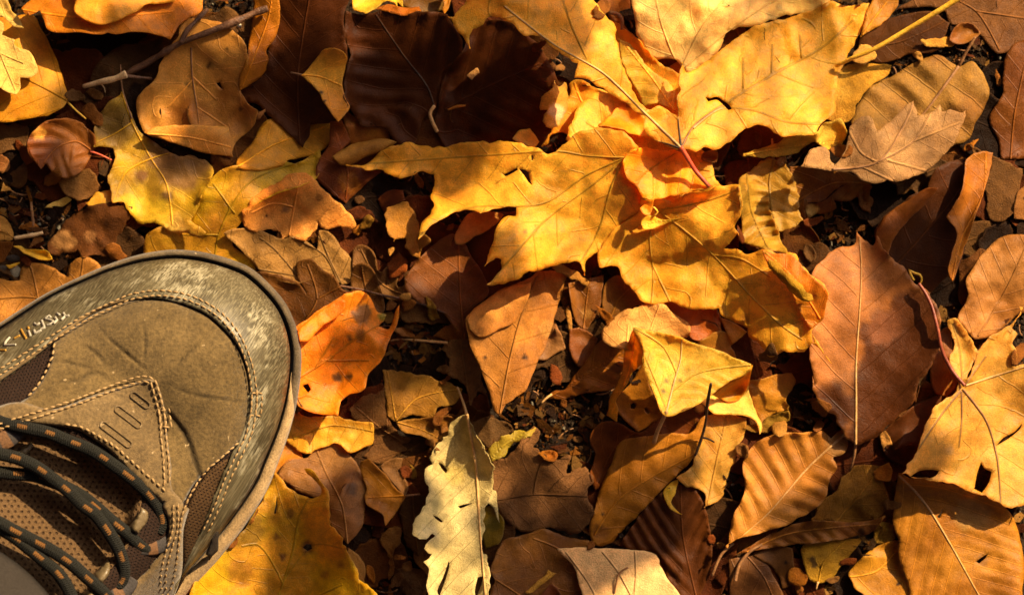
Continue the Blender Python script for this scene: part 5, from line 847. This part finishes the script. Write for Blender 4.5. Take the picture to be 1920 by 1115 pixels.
def lace_mat():
    t = NT('dark_lace_with_orange_flecks'); s = t.attr('s'); a = t.attr('a'); P = t.pos()
    f = t.math('FRACT', t.math('ADD', t.math('DIVIDE', s, .0096), t.math('MULTIPLY', t.noise(90, 1, .5, P), .5)))
    m1 = t.ramp(t.math('ABSOLUTE', t.math('SUBTRACT', f, .5)), .16, .19, 1, 0)
    m2 = t.ramp(t.math('ABSOLUTE', t.math('SUBTRACT', a, 1.75)), .30, .38, 1, 0)
    br = t.math('SINE', t.math('ADD', t.math('MULTIPLY', s, 6283 / .75), t.math('MULTIPLY', a, 4.0)))
    br2 = t.math('SINE', t.math('SUBTRACT', t.math('MULTIPLY', s, 6283 / .75), t.math('MULTIPLY', a, 4.0)))
    b = t.math('MAXIMUM', br, br2); n = t.noise(1600, 3, .7, P)
    dots = t.ramp(b, -.4, .4, .3, 1)
    c = t.mix(t.math('MULTIPLY', t.math('MULTIPLY', m1, m2), dots), t.mix(n, (.004, .0036, .0026), (.013, .0125, .008)), (.17, .072, .015))
    return t.done(t.n('BsdfPrincipled', {'Base Color': c, 'Roughness': .85, 'Specular IOR Level': .25, 'Normal': t.bump(t.math('ADD', t.math('MULTIPLY', b, .5), n), .8, .0005)}).outputs[0])
def webbing_mat():
    t = NT('striped_webbing'); a = t.attr('s'); P = t.pos()
    st = t.ramp(t.math('ABSOLUTE', t.math('SUBTRACT', a, .0052)), .0015, .0018, 1, 0); n = t.noise(1500, 2, .6, P)
    c = t.mix(st, (.022, .016, .014), (.10, .042, .011)); c = t.scale(c, t.ramp(n, .2, .8, .7, 1.3))
    return t.done(t.n('BsdfPrincipled', {'Base Color': c, 'Roughness': .8, 'Normal': t.bump(n, .6, .0004)}).outputs[0])
SM = {'suede': suede_mat('brown_nubuck', (.112, .071, .024), (.158, .102, .038)), 'strap': suede_mat('tan_nubuck', (.135, .085, .033), (.18, .116, .048), .75),
      'cap': cap_mat(), 'sole': suede_mat('dusty_rubber', (.075, .052, .028), (.15, .105, .056), .85, 1200), 'welt': suede_mat('tan_welt_rubber', (.34, .215, .095), (.44, .29, .135), .7, 1500),
      'tongue': knit_mat('tan_spacer_mesh', (.21, .118, .050), (.11, .058, .025), .0019, .5), 'mesh': knit_mat('dark_brown_mesh', (.045, .022, .013), (.014, .008, .006), .0011, .3),
      'fuzz': knit_mat('brown_fuzzy_mesh', (.11, .056, .02), (.025, .012, .006), .0011, .9), 'lace': lace_mat(), 'webbing': webbing_mat(),
      'thread': simple_mat('cream_thread', (.26, .16, .062), (.35, .22, .095), 900, .6, .4, .0004), 'white': simple_mat('white_embroidery', (.28, .25, .19), (.38, .34, .27), 900, .55, .5, .0004),
      'gold': simple_mat('gold_embroidery', (.28, .14, .02), (.36, .19, .03), 900, .5, .5, .0004), 'ring': simple_mat('tan_plastic_ring', (.10, .07, .032), (.15, .105, .05), 500, .45, .2, .0004, .5),
      'hole': simple_mat('black_torn_leather', (.012, .008, .005), (.03, .02, .012), 900, .9, .8), 'cloth': simple_mat('grey_trouser_cloth', (.020, .016, .013), (.032, .026, .021), 1400, .9, .5, .0004, .1)}
shoe = bpy.data.objects.new('walking_shoe', None); COL.objects.link(shoe)
so = Vector(world(150, 800, 0)); shoe.location = so; shoe.empty_display_size = .05; ORIGIN[shoe.name] = so
shoe['label'] = 'dusty brown leather walking shoe with dark laces standing on the leaves'; shoe['category'] = 'shoe'
THROAT = catmull(pts('B1 -700,600 -300,380 60,225 200,232 330,262 470,340 560,420 660,500 745,590 725,700 700,790 640,930 540,1020 470,1160 250,1500 -300,1900 -900,1700'), True, 8)
CREASES = [catmull(pts(p), False, 4) for p in ('E 560,520 640,610 720,680 800,745 870,805', 'E 330,730 450,755 560,790', 'E 650,860 560,800 430,848 330,852', 'E 1010,890 1120,928 1300,955 1420,975', 'E 835,520 842,640 832,730', 'E 1150,640 1080,700 1010,790', 'E 480,640 560,690 610,760')]
GROOVE = catmull(pts('B1 880,165 930,225 965,275 1000,360 1030,450 1050,505'), False, 4)
def crease_at(X, Y):
    r = np.zeros(X.shape)
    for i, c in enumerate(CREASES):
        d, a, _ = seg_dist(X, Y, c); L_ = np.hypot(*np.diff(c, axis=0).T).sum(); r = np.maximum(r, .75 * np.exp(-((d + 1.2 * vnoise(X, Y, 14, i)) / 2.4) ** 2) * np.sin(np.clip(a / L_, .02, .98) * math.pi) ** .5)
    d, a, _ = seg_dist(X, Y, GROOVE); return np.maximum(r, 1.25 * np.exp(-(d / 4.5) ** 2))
def shoe_z(X, Y):
    d, _, _ = seg_dist(X, Y, SOLE, True); d = np.where(inside(X, Y, SOLE), d, 0)
    a = (X - 500) * -.72 + (Y - 520) * .69
    z = .020 + .039 * (1 - np.exp(-np.maximum(d - 8, 0) / 62.0)) + .030 * sstep(250, 1150, a) * sstep(0, 120, d)
    z = z - .0035 * np.exp(-((a - 330) / 60.0) ** 2) * sstep(60, 200, d)
    return z + .0008 * fbm(X, Y, 110, 77, 2) - .0009 * crease_at(X, Y)
def drop(X, Y):
    d, _, _ = seg_dist(X, Y, THROAT, True); return np.where(inside(X, Y, THROAT), .0075 * sstep(0, 26, d), 0.0)
def shoe_panel(name, outline, off, mat, sp=9, th=.0014, edge=5.0, sink=True, of=None):
    P = catmull(pts(outline) if isinstance(outline, str) else outline, True, min(5, sp))
    V, F = tri(P, sp, seed=3); X, Y = V.T; de, _, _ = seg_dist(X, Y, P, True)
    z = shoe_z(X, Y) + off - (.0009 * (1 - sstep(0, edge, de))) - (drop(X, Y) if sink else 0)
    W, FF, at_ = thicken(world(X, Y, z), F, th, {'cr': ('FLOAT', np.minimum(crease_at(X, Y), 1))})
    o = mesh_obj(name, W, FF, SM[mat], attrs=at_); child_fix(o, of or shoe); return o
# sole: a lofted ring
O = np.array(OUT, float); Cv = catmull(O[:, :2], True, 9); wid = np.interp(np.arange(len(Cv)), np.linspace(0, len(Cv), len(O) + 1), np.append(O[:, 2], O[0, 2]))
T = np.roll(Cv, -1, 0) - np.roll(Cv, 1, 0); T /= np.linalg.norm(T, axis=1, keepdims=True); N = np.stack([-T[:, 1], T[:, 0]], 1)
if not inside(np.array([Cv[0, 0] + 3 * N[0, 0]]), np.array([Cv[0, 1] + 3 * N[0, 1]]), SOLE)[0]: N = -N
prof = [(6, 0, .0005), (1.5, 0, .003), (0, 0, .009), (0, 0, .0165), (0, .10, .0198), (0, .28, .0216), (0, .6, .0222), (0, .85, .0210), (0, 1.0, .0172), (4, 1.0, .0160), (30, 1.0, .0160)]
rows = []
for a, b, z in prof:
    p = Cv + N * (a + b * wid)[:, None]; zz = z + .0004 * vnoise(Cv[:, 0], Cv[:, 1], 30, 4) * (z > .01)
    rows.append(world(p[:, 0], p[:, 1], zz))
nC = len(Cv); V = np.concatenate(rows); F = []
for r in range(len(prof) - 1):
    for i in range(nC):
        j = (i + 1) % nC; F.append([r * nC + i, r * nC + j, (r + 1) * nC + j, (r + 1) * nC + i])
F.append(list(range(nC)))
child_fix(mesh_obj('sole', V, F, SM['sole']), shoe)
# tan welt strip along the lower right of the sole
ii = [i for i in range(nC) if 690 < Cv[i, 1] < 1260 and Cv[i, 0] > 180]; ii.sort(key=lambda i: Cv[i, 1])
t_ = np.linspace(0, 1, len(ii)); fade = sstep(0, .12, t_)
rows = [];
for f, z in ((.04, .0190), (.08, .0212), (.40, .0236), (.88, .0234), (.98, .0205)):
    ff = .93 + (f - .93) * np.maximum(fade, .08)
    p = Cv[ii] + N[ii] * (ff * wid[ii])[:, None]; rows.append(world(p[:, 0], p[:, 1], z + .0003 * vnoise(p[:, 0], p[:, 1], 20, 8)))
n_ = len(ii); V = np.concatenate(rows); F = [[r * n_ + i, r * n_ + i + 1, (r + 1) * n_ + i + 1, (r + 1) * n_ + i] for r in range(4) for i in range(n_ - 1)]
child_fix(mesh_obj('welt', V, F, SM['welt']), shoe)
# upper
inner = Cv + N * (wid + 3)[:, None]
shoe_panel('upper', inner[::2], 0.0, 'mesh', 14)
CAPIN = 'E -500,1250 -200,990 0,842 150,737 290,632 400,546 520,460 640,404 740,378 850,367 1000,381 1110,418 1210,468 1310,558 1385,653 1435,783 1452,903 1445,1022 B1 1305,60 1298,180 1265,290 1205,400 1150,530 1060,770 990,920 910,1110 800,1300'
ci = pts(CAPIN); co = np.array([Cv[i] + N[i] * (wid[i] + 2) for i in range(nC) if (Cv[i, 0] > -330 and Cv[i, 1] < 830 and Cv[i, 0] + Cv[i, 1] < 700 or Cv[i, 0] > 225)])
co = co[np.argsort(np.arctan2(co[:, 1] - 900, co[:, 0] - 150))]; co = co[::2]
CAPP = np.vstack([co, ci[::-1]])
TOECAP = shoe_panel('toe_cap', CAPP, .0030, 'cap', 8, .0022, 5)
shoe_panel('vamp', 'E 306,622 400,553 520,467 640,410 740,383 850,372 1000,386 1110,423 1210,473 1310,563 1385,660 1440,785 1458,905 1450,1025 B1 1312,60 1303,180 1268,300 1180,385 1060,490 1000,560 960,642 900,600 740,505 600,360 470,280 330,235 200,215 60,205 40,150 120,98 E 155,945 250,830 303,700', .0012, 'suede', 4)
EYESTAY = shoe_panel('eyestay', 'B1 -60,230 -40,150 60,110 130,110 260,145 500,68 640,28 780,-12 815,-5 835,40 862,150 876,300 895,440 900,560 960,640 940,680 860,640 745,540 640,430 560,352 470,290 400,248 330,236 200,222 60,210', .0022, 'strap', 7)
shoe_panel('quarter', 'B1 905,575 962,645 990,665 962,760 950,1000 905,1130 760,1330 520,1400 640,1130 780,985 868,850 880,720 850,650', .0024, 'strap', 7)
shoe_panel('side_mesh', 'B1 1185,405 1120,440 1050,520 985,650 955,800 955,950 920,1110 1000,960 1060,780 1150,530 1200,410', .0014, 'fuzz', 7)
shoe_panel('tongue', 'B1 -400,420 -150,330 60,232 200,240 330,270 470,350 560,428 650,510 735,595 715,700 690,790 630,925 530,1012 450,1170 240,1480 -300,1600 -700,1300', .0010, 'tongue', 8, .001, 3)
shoe_panel('torn_scuff', 'B1 1078,905 1098,850 1105,815 1145,770 1142,830 1138,885 1120,900 1095,935 1090,910', .0034, 'hole', 4, .0004, 2)
# stitching
def on_shoe(P, off): return world(P[:, 0], P[:, 1], shoe_z(P[:, 0], P[:, 1]) + off - drop(P[:, 0], P[:, 1]))
def offset(P, d):
    T = np.gradient(P, axis=0); T /= np.linalg.norm(T, axis=1, keepdims=True) + 1e-9; return P + np.stack([-T[:, 1], T[:, 0]], 1) * d
ico = blob_mesh(np.zeros((1, 3)), np.ones(1), 99)
def stitches(path, off, pitch=12.0, hl=4.8, hw=1.9, d=0.0, seed=0):
    P = catmull(pts(path), False, 2.0); P = offset(P, d) if d else P
    s = np.concatenate([[0], np.cumsum(np.hypot(*np.diff(P, axis=0).T))]); k = np.arange(pitch / 2, s[-1], pitch)
    C = np.stack([np.interp(k, s, P[:, 0]), np.interp(k, s, P[:, 1])], 1); C2 = np.stack([np.interp(k + 3, s, P[:, 0]), np.interp(k + 3, s, P[:, 1])], 1)
    W = on_shoe(C, off); W2 = on_shoe(C2, off); T = W2 - W; T /= np.linalg.norm(T, axis=1, keepdims=True) + 1e-12
    up = np.array([0, 0, 1.0]); B = np.cross(T, up); B /= np.linalg.norm(B, axis=1, keepdims=True) + 1e-12; Nn = np.cross(B, T)
    r = np.random.RandomState(seed); V = []; F = []
    ring = 6; prof2 = [(-1, .15), (-.7, .75), (0, 1), (.7, .75), (1, .15)]
    for c, t, b, n in zip(W, T, B, Nn):
        sl = r.uniform(.85, 1.12); tw = b * r.uniform(-.12, .28); base = len(V)
        for x, w_ in prof2:
            for q_ in range(ring):
                a = q_ / ring * 6.2832
                V.append(c + (t + tw) * x * hl * K * sl + (b * math.cos(a) + n * math.sin(a) * .9) * w_ * hw * K)
        for x in range(4):
            for q_ in range(ring):
                p2 = (q_ + 1) % ring; F.append([base + x * ring + q_, base + x * ring + p2, base + (x + 1) * ring + p2, base + (x + 1) * ring + q_])
        F.append([base + q_ for q_ in range(ring)][::-1]); F.append([base + 4 * ring + q_ for q_ in range(ring)])
    o = mesh_obj('stitching', V, F, SM['thread'], kind='stuff'); child_fix(o, shoe)
capline = 'E -200,900 0,778 100,715 200,650 330,566 450,490 560,432 640,396 740,352 850,328 960,325 1080,345 1200,395 1300,465 1380,560 1440,680 1475,800 1490,920 1485,1050 B1 1345,60 1338,160 1310,290 1262,390 1200,520 1150,650 1085,790'
stitches(capline, .0034, 12.5, 5.0, 1.8, 0, 1); stitches(capline, .0034, 12.5, 5.0, 1.8, 9.5, 2)
stitches('E 316,622 305,700 272,780 222,868 160,940', .0016, 13, 5.2, 2.2, 0, 3)
eyeline = 'E -60,1115 30,1085 160,1045 300,1000 450,950 600,892 720,848 840,822 895,842 925,920 948,1010 965,1115 B1 858,150 870,300 882,420 886,530'
stitches(eyeline, .0026, 13, 5.2, 2.0, 0, 4); stitches(eyeline, .0027, 13, 5.2, 2.0, 9.5, 5)
stitches('B1 335,222 430,240 520,288 600,338 680,408 760,480 880,585', .0026, 13, 4.4, 2.4, 0, 6)
stitches('B1 1250,315 1180,378 1090,455 1035,525 975,635 952,700 940,800 925,930 900,1060 860,1150', .0030, 12, 5.0, 2.0, 0, 7)
stitches('B1 905,640 905,760 870,880 850,960 840,1040 850,1130', .0030, 12, 4.6, 2.0, 0, 8); stitches('B1 905,640 905,760 870,880 850,960 840,1040 850,1130', .0030, 12, 4.6, 2.0, -9, 9)
# raised edge of the suede at the left of the toe
P = catmull(pts('E -200,985 0,838 150,733 290,628 400,545 520,458 640,402 730,378'), False, 5)
Vt, Ft, _, _ = tube(on_shoe(P, .0022), 3.0 * K, 7); child_fix(mesh_obj('piping', Vt, Ft, SM['strap']), shoe)
# three embossed marks
for (cx, cy, ln) in ((733, 97, 58), (670, 185, 82), (607, 277, 98)):
    c = pts('B1 %f,%f' % (cx, cy))[0]; a = math.radians(37); h = ln * q; r = 18 * q; arr = []
    for k in range(28):
        th = k / 28 * 2 * math.pi; x = (h - r) * (1 if math.cos(th) > 0 else -1) + r * math.cos(th); y = r * math.sin(th)
        arr.append((c[0] + x * math.cos(a) - y * math.sin(a), c[1] + x * math.sin(a) + y * math.cos(a)))
    arr.append(arr[0]); Vt, Ft, _, _ = tube(on_shoe(np.array(arr), .0026), 1.1 * K, 6); child_fix(mesh_obj('embossed_mark', Vt, Ft, SM['strap']), EYESTAY)
# embroidered lettering on the toe band
for path, m in (('T1 175,670 130,715 92,765 85,808 170,806 275,798', 'white'), ('T1 245,692 350,640', 'gold'), ('T1 365,530 400,600 455,690', 'gold'), ('T1 480,490 505,520', 'gold'), ('T1 495,555 530,645', 'white'),
                ('T1 590,540 612,602 720,545', 'white'), ('T1 595,425 640,455 695,420', 'white'), ('T1 725,375 750,440 775,500 700,535', 'white'), ('T1 820,460 880,440 935,400 880,370 800,350 790,335 860,295 880,325', 'white'),
                ('T1 955,320 995,370 935,430', 'white'), ('T1 985,250 1040,280', 'white'), ('T1 1105,245 1140,300 1205,290', 'white'), ('T1 1140,300 1070,365', 'white'), ('T1 -60,895 105,897', 'gold')):
    P = catmull(pts(path), False, 2.0); Vt, Ft, _, _ = tube(on_shoe(P, .0034), 2.5 * K, 7, .7); child_fix(mesh_obj('embroidered_letter', Vt, Ft, SM[m]), TOECAP)
# laces
def lace(path, lift, r=11.5):
    P = catmull(pts(path), False, 4); n = len(P); t = np.linspace(0, 1, n)
    z = shoe_z(P[:, 0], P[:, 1]) - .0058 + np.interp(t, np.linspace(0, 1, len(lift)), lift) * .001
    Vt, Ft, s, a = tube(world(P[:, 0], P[:, 1], z), r * K, 14, .85)
    child_fix(mesh_obj('lace', Vt, Ft, SM['lace'], attrs={'s': ('FLOAT', s), 'a': ('FLOAT', a)}), shoe)
lace('G -60,60 20,100 120,125 280,160 420,215 540,265 690,365 800,450 890,540 940,620 955,690 930,740', [6, 7, 8, 8, 8, 8, 8, 7, 6, 5, 4])
lace('G -120,270 0,285 110,312 220,365 310,430 400,500 480,580 560,640 650,760 700,850 730,960 720,1020 690,1060', [8, 9, 9, 9, 9, 9, 9, 8, 8, 7, 6, 4])
lace('G -120,385 0,392 90,402 200,412 320,452 410,492 500,545 580,610 660,680 740,745 830,825 880,850', [5, 5, 5, 5, 5, 5, 5, 5, 6, 5, 4])
lace('G -120,640 0,690 80,735 160,775 300,850 420,930 510,1010 600,1090 680,1180', [8, 8, 8, 8, 8, 8, 7, 6])
lace('G -120,700 0,725 80,770 170,840 260,915 340,985 400,1075 430,1150 470,1260', [6, 6, 7, 7, 7, 7, 7, 6])
lace('G -160,1010 0,1040 160,1130 260,1230', [5, 5, 5, 5])
# webbing loops and plastic rings
def webloop(path, r, lift):
    P = catmull(pts(path), False, 3); z = shoe_z(P[:, 0], P[:, 1]) + lift
    Vt, Ft, s, a = tube(world(P[:, 0], P[:, 1], z), r * K * np.sin(np.linspace(.7, math.pi - .7, len(P))), 14, .26)
    child_fix(mesh_obj('lace_loop', Vt, Ft, SM['webbing'], attrs={'s': ('FLOAT', s), 'a': ('FLOAT', a)}), shoe)
webloop('G 800,815 870,800 930,785 990,735', 26, -.0016); webloop('G 600,1105 670,1080 730,1045 765,1000', 25, -.0012); webloop('G -70,220 -10,195 50,165 110,120', 24, -.0005)
for pol in ('G 95,275 130,245 185,215 200,235 150,290 110,295', 'G 755,715 800,660 835,600 870,625 868,680 815,750 775,735', 'G 545,990 595,945 632,895 645,930 640,1000 600,1045 560,1020', 'G 480,1110 510,1080 560,1120 500,1160'):
    shoe_panel('lace_ring', pol, .0030, 'ring', 4, .0014, 3)
# trouser leg rising out of the frame
c0 = world(-190, 1330, .084); ringn = 64; V = []; F = []
lv = [(0, .0, .97), (.0, .001, 1.0), (.004, .0, 1.01), (.010, 0, 1.005), (.014, 0, .99), (.02, 0, 1.0), (.06, 0, 1.02), (.14, 0, 1.04), (.26, 0, 1.08), (.42, 0, 1.15)]
for (dz, _, sc) in lv:
    for k in range(ringn):
        a = k / ringn * 2 * math.pi; rr = .0602 * sc * (1 + .02 * math.sin(3 * a + dz * 40) + .012 * math.sin(7 * a + dz * 90) * min(1, dz * 20 + .4))
        V.append((c0[0] - .25 * dz + rr * math.cos(a), c0[1] - .30 * dz + rr * math.sin(a), c0[2] + dz))
for r in range(len(lv) - 1):
    for k in range(ringn):
        j = (k + 1) % ringn; F.append([r * ringn + k, r * ringn + j, (r + 1) * ringn + j, (r + 1) * ringn + k])
F.append([(len(lv) - 1) * ringn + k for k in range(ringn)])
mesh_obj('trouser_leg', V, F, SM['cloth'], label='dull grey trouser hem over the shoe at the bottom left corner', cat='trousers')

# ------------------------------------------------------------------ more fallen leaves all round, outside the picture
rl = np.random.RandomState(12); V = []; F = []; Cc = []
base = np.array([(-1, 0, 0), (-.6, .34, .05), (-.1, .48, .02), (.5, .30, .08), (1, 0, .1), (.5, -.30, .0), (-.1, -.48, .06), (-.6, -.34, 0), (-.1, 0, -.06), (.5, 0, -.02), (-.6, 0, -.03)])
bf = [(0, 10, 1), (1, 10, 8), (1, 8, 2), (2, 8, 9), (2, 9, 3), (3, 9, 4), (0, 7, 10), (7, 8, 10), (7, 6, 8), (6, 9, 8), (6, 5, 9), (5, 4, 9)]
pk = ['br', 'ob', 'br', 'tan', 'gb', 'db', 'rb', 'yo', 'gy', 'pu', 'rb', 'ye']
while len(V) < 7000 * 11:
    x, y = rl.uniform(-.95, .95, 2) * (.55 if len(V) < 3200 * 11 else 1)
    s = rl.uniform(.016, .034)
    if len(V) < 900 * 11: x, y, s = rl.uniform(-.25, .25), rl.uniform(-.18, .18), rl.uniform(.010, .018)
    if abs(x) < .183 + .9 * s and abs(y) < .109 + .9 * s: continue
    s *= .85; a = rl.uniform(0, 6.28); z = rl.uniform(.001, .012)
    R = Matrix.Rotation(a, 3, 'Z') @ Matrix.Rotation(rl.uniform(-.3, .3), 3, 'X') @ Matrix.Rotation(rl.uniform(-.3, .3), 3, 'Y'); b = len(V)
    P = (base * s * (1, 1, rl.uniform(.5, 4))) @ np.array(R).T; P[:, 2] += max(z, .001 - P[:, 2].min())
    V += (P + (x, y, 0)).tolist(); F += [[b + i for i in f] for f in bf]; c = PAL[pk[rl.randint(len(pk))]][0]; Cc += [tuple(c) + (1,)] * 11
n = len(V)
mesh_obj('leaf_litter', V, F, LM['dry'], kind='stuff', label='mixed fallen autumn leaves spreading beyond the picture', cat='leaves',
         attrs={'col': ('FLOAT_COLOR', np.array(Cc)), 'vd': ('FLOAT', np.full(n, 1.)), 'vw': ('FLOAT', np.full(n, .001)), 'vs': ('FLOAT', np.zeros(n)), 'ph': ('FLOAT', np.zeros(n)), 'sf': ('FLOAT', np.zeros(n)), 'ed': ('FLOAT', np.full(n, 1.))})

# ------------------------------------------------------------------ the wood around: autumn trees out of the picture and one low bough added for its shade
def crown_material():
    t = NT('autumn_crown_leaf'); P = t.pos()
    c = t.mix(t.ramp(t.noise(1.3, 3, .6, P), .35, .65), (.34, .13, .015), (.50, .25, .03)); c = t.scale(c, t.ramp(t.noise(30, 2, .5, P), .3, .7, .6, 1.2))
    a = t.n('BsdfDiffuse', {'Color': c}); b = t.n('BsdfTranslucent', {'Color': c})
    return t.done(t.n('MixShader', {0: .4, 1: a.outputs[0], 2: b.outputs[0]}).outputs[0])
CROWN = crown_material()
BARK = simple_mat('tree_bark', (.05, .035, .022), (.12, .085, .055), 14, .9, 1.0, .02)
def autumn_tree(az, dist, top, rad, label, seed):
    r = np.random.RandomState(seed); cx, cy = dist * math.cos(math.radians(az)), dist * math.sin(math.radians(az))
    root = bpy.data.objects.new('autumn_tree', None); COL.objects.link(root); root.location = (cx, cy, 0); ORIGIN[root.name] = Vector((cx, cy, 0))
    root['label'] = label; root['category'] = 'tree'; root['group'] = 'autumn trees standing around'
    zz = np.linspace(-.1, top * .8, 14); W = np.stack([cx + .08 * np.sin(zz * 1.3 + seed), cy + .08 * np.cos(zz * 1.1 + seed), zz], 1)
    V, F, _, _ = tube(W, np.linspace(.16, .05, 14), 12); child_fix(mesh_obj('trunk', V, F, BARK), root)
    n = 7000; d = r.normal(size=(n, 3)); d /= np.linalg.norm(d, axis=1, keepdims=True); k = r.rand(n, 1) ** .4
    cl = r.normal(size=(40, 3)) * .55
    C = (.55 * d * k + .45 * cl[r.randint(40, size=n)] * .8) * np.array([rad, rad, (top - 1.6) / 2]) + np.array([cx, cy, (top + 1.6) / 2])
    C[:, 2] = np.maximum(C[:, 2], 1.5)
    u = r.normal(size=(n, 3)); u /= np.linalg.norm(u, axis=1, keepdims=True); v = np.cross(u, r.normal(size=(n, 3))); v /= np.linalg.norm(v, axis=1, keepdims=True); s = r.uniform(.07, .14, (n, 1))
    V = np.stack([C - u * s, C + v * s * .6, C + u * s, C - v * s * .6], 1).reshape(-1, 3); F = (np.arange(n)[:, None] * 4 + np.arange(4)).tolist()
    child_fix(mesh_obj('crown', V, F, CROWN, smooth=False), root)
    for j in range(6):
        a = r.uniform(0, 6.28); z0 = top * r.uniform(.35, .6); e = np.array([cx + rad * .7 * math.cos(a), cy + rad * .7 * math.sin(a), z0 + rad * .5])
        W = np.linspace(np.array([cx, cy, z0]), e, 6); V, F, _, _ = tube(W, np.linspace(.05, .012, 6), 7); child_fix(mesh_obj('limb', V, F, BARK), root)
for az, dist, top, rad, lb, sd_ in ((115, 2.4, 6.5, 2.3, 'tall orange tree beyond the top edge of the picture', 1), (172, 2.5, 6.0, 2.4, 'orange tree standing off to the left of the shoe', 2), (228, 1.7, 7.0, 2.6, 'tall autumn tree behind the person wearing the shoe', 3),
                                (290, 2.5, 6.2, 2.4, 'autumn tree below the bottom edge of the picture', 4), (345, 2.8, 6.4, 2.2, 'orange tree standing off to the right', 5)):
    autumn_tree(az, dist, top, rad, lb, sd_)
# added unseen bough: leaves placed to shade chosen parts of the litter
bough = bpy.data.objects.new('added_shade_bough', None); COL.objects.link(bough); bl = Vector(world(1300, 300, 0)) + SUNV * .8; bough.location = bl; ORIGIN[bough.name] = bl
bough['label'] = 'unseen leafy bough added to shade parts of the litter'; bough['category'] = 'bough'
def bough_leaf(px, py, r, dist, rot, seed):
    c = Vector(world(px, py, .02)) + SUNV * dist; rr = np.random.RandomState(seed)
    e1 = Vector((-SUNV.y, SUNV.x, 0)).normalized(); e2 = SUNV.cross(e1); V = [tuple(c + SUNV * .004)]; n = 22
    for k in range(n):
        th = k / n * 2 * math.pi; q_ = r * K * (1 + .16 * math.sin(5 * th + seed) + .1 * rr.uniform(-1, 1)); x = q_ * 1.25 * math.cos(th); y = q_ * .85 * math.sin(th)
        x, y = x * math.cos(rot) - y * math.sin(rot), x * math.sin(rot) + y * math.cos(rot)
        V.append(tuple(c + e1 * x + e2 * y + SUNV * .006 * math.sin(2 * th)))
    F = [[0, 1 + k, 1 + (k + 1) % n] for k in range(n)]
    child_fix(mesh_obj('leaf', V, F, BOUGHLEAF), bough); return c
t_ = NT('bough_leaf'); BOUGHLEAF = t_.done(t_.n('BsdfDiffuse', {'Color': (.16, .07, .015, 1)}).outputs[0])
SHADE = [(560, 120, 105, .62, .3), (740, 150, 120, .70, 1.2), (925, 185, 85, .66, 2.0), (300, 60, 90, .75, .8), (720, 930, 110, .8, .2), (1210, 940, 105, .72, 1.0), (990, 960, 80, .78, 1.7),
         (120, 330, 80, .8, 2.2), (1640, 900, 90, .85, .9), (820, 560, 90, .8, .4), (1790, 400, 70, .7, .1)]
cs = [bough_leaf(px, py, r, d, a, i + 3) for i, (px, py, r, d, a) in enumerate(SHADE)]
hub = Vector(world(1500, -100, 0)) + SUNV * .85
main = [hub + SUNV * .9 + Vector((.1, .3, .25)), hub + SUNV * .4 + Vector((.05, .12, .1)), hub]
V, F, _, _ = tube(np.array([p[:] for p in main]), [.012, .008, .005], 8); child_fix(mesh_obj('branch', V, F, BARK), bough)
for c in cs:
    m = (hub + c) / 2 + SUNV * .05; V, F, _, _ = tube(np.array([hub[:], m[:], c[:]]), [.0022, .0014, .0008], 6); child_fix(mesh_obj('twiglet', V, F, BARK), bough)
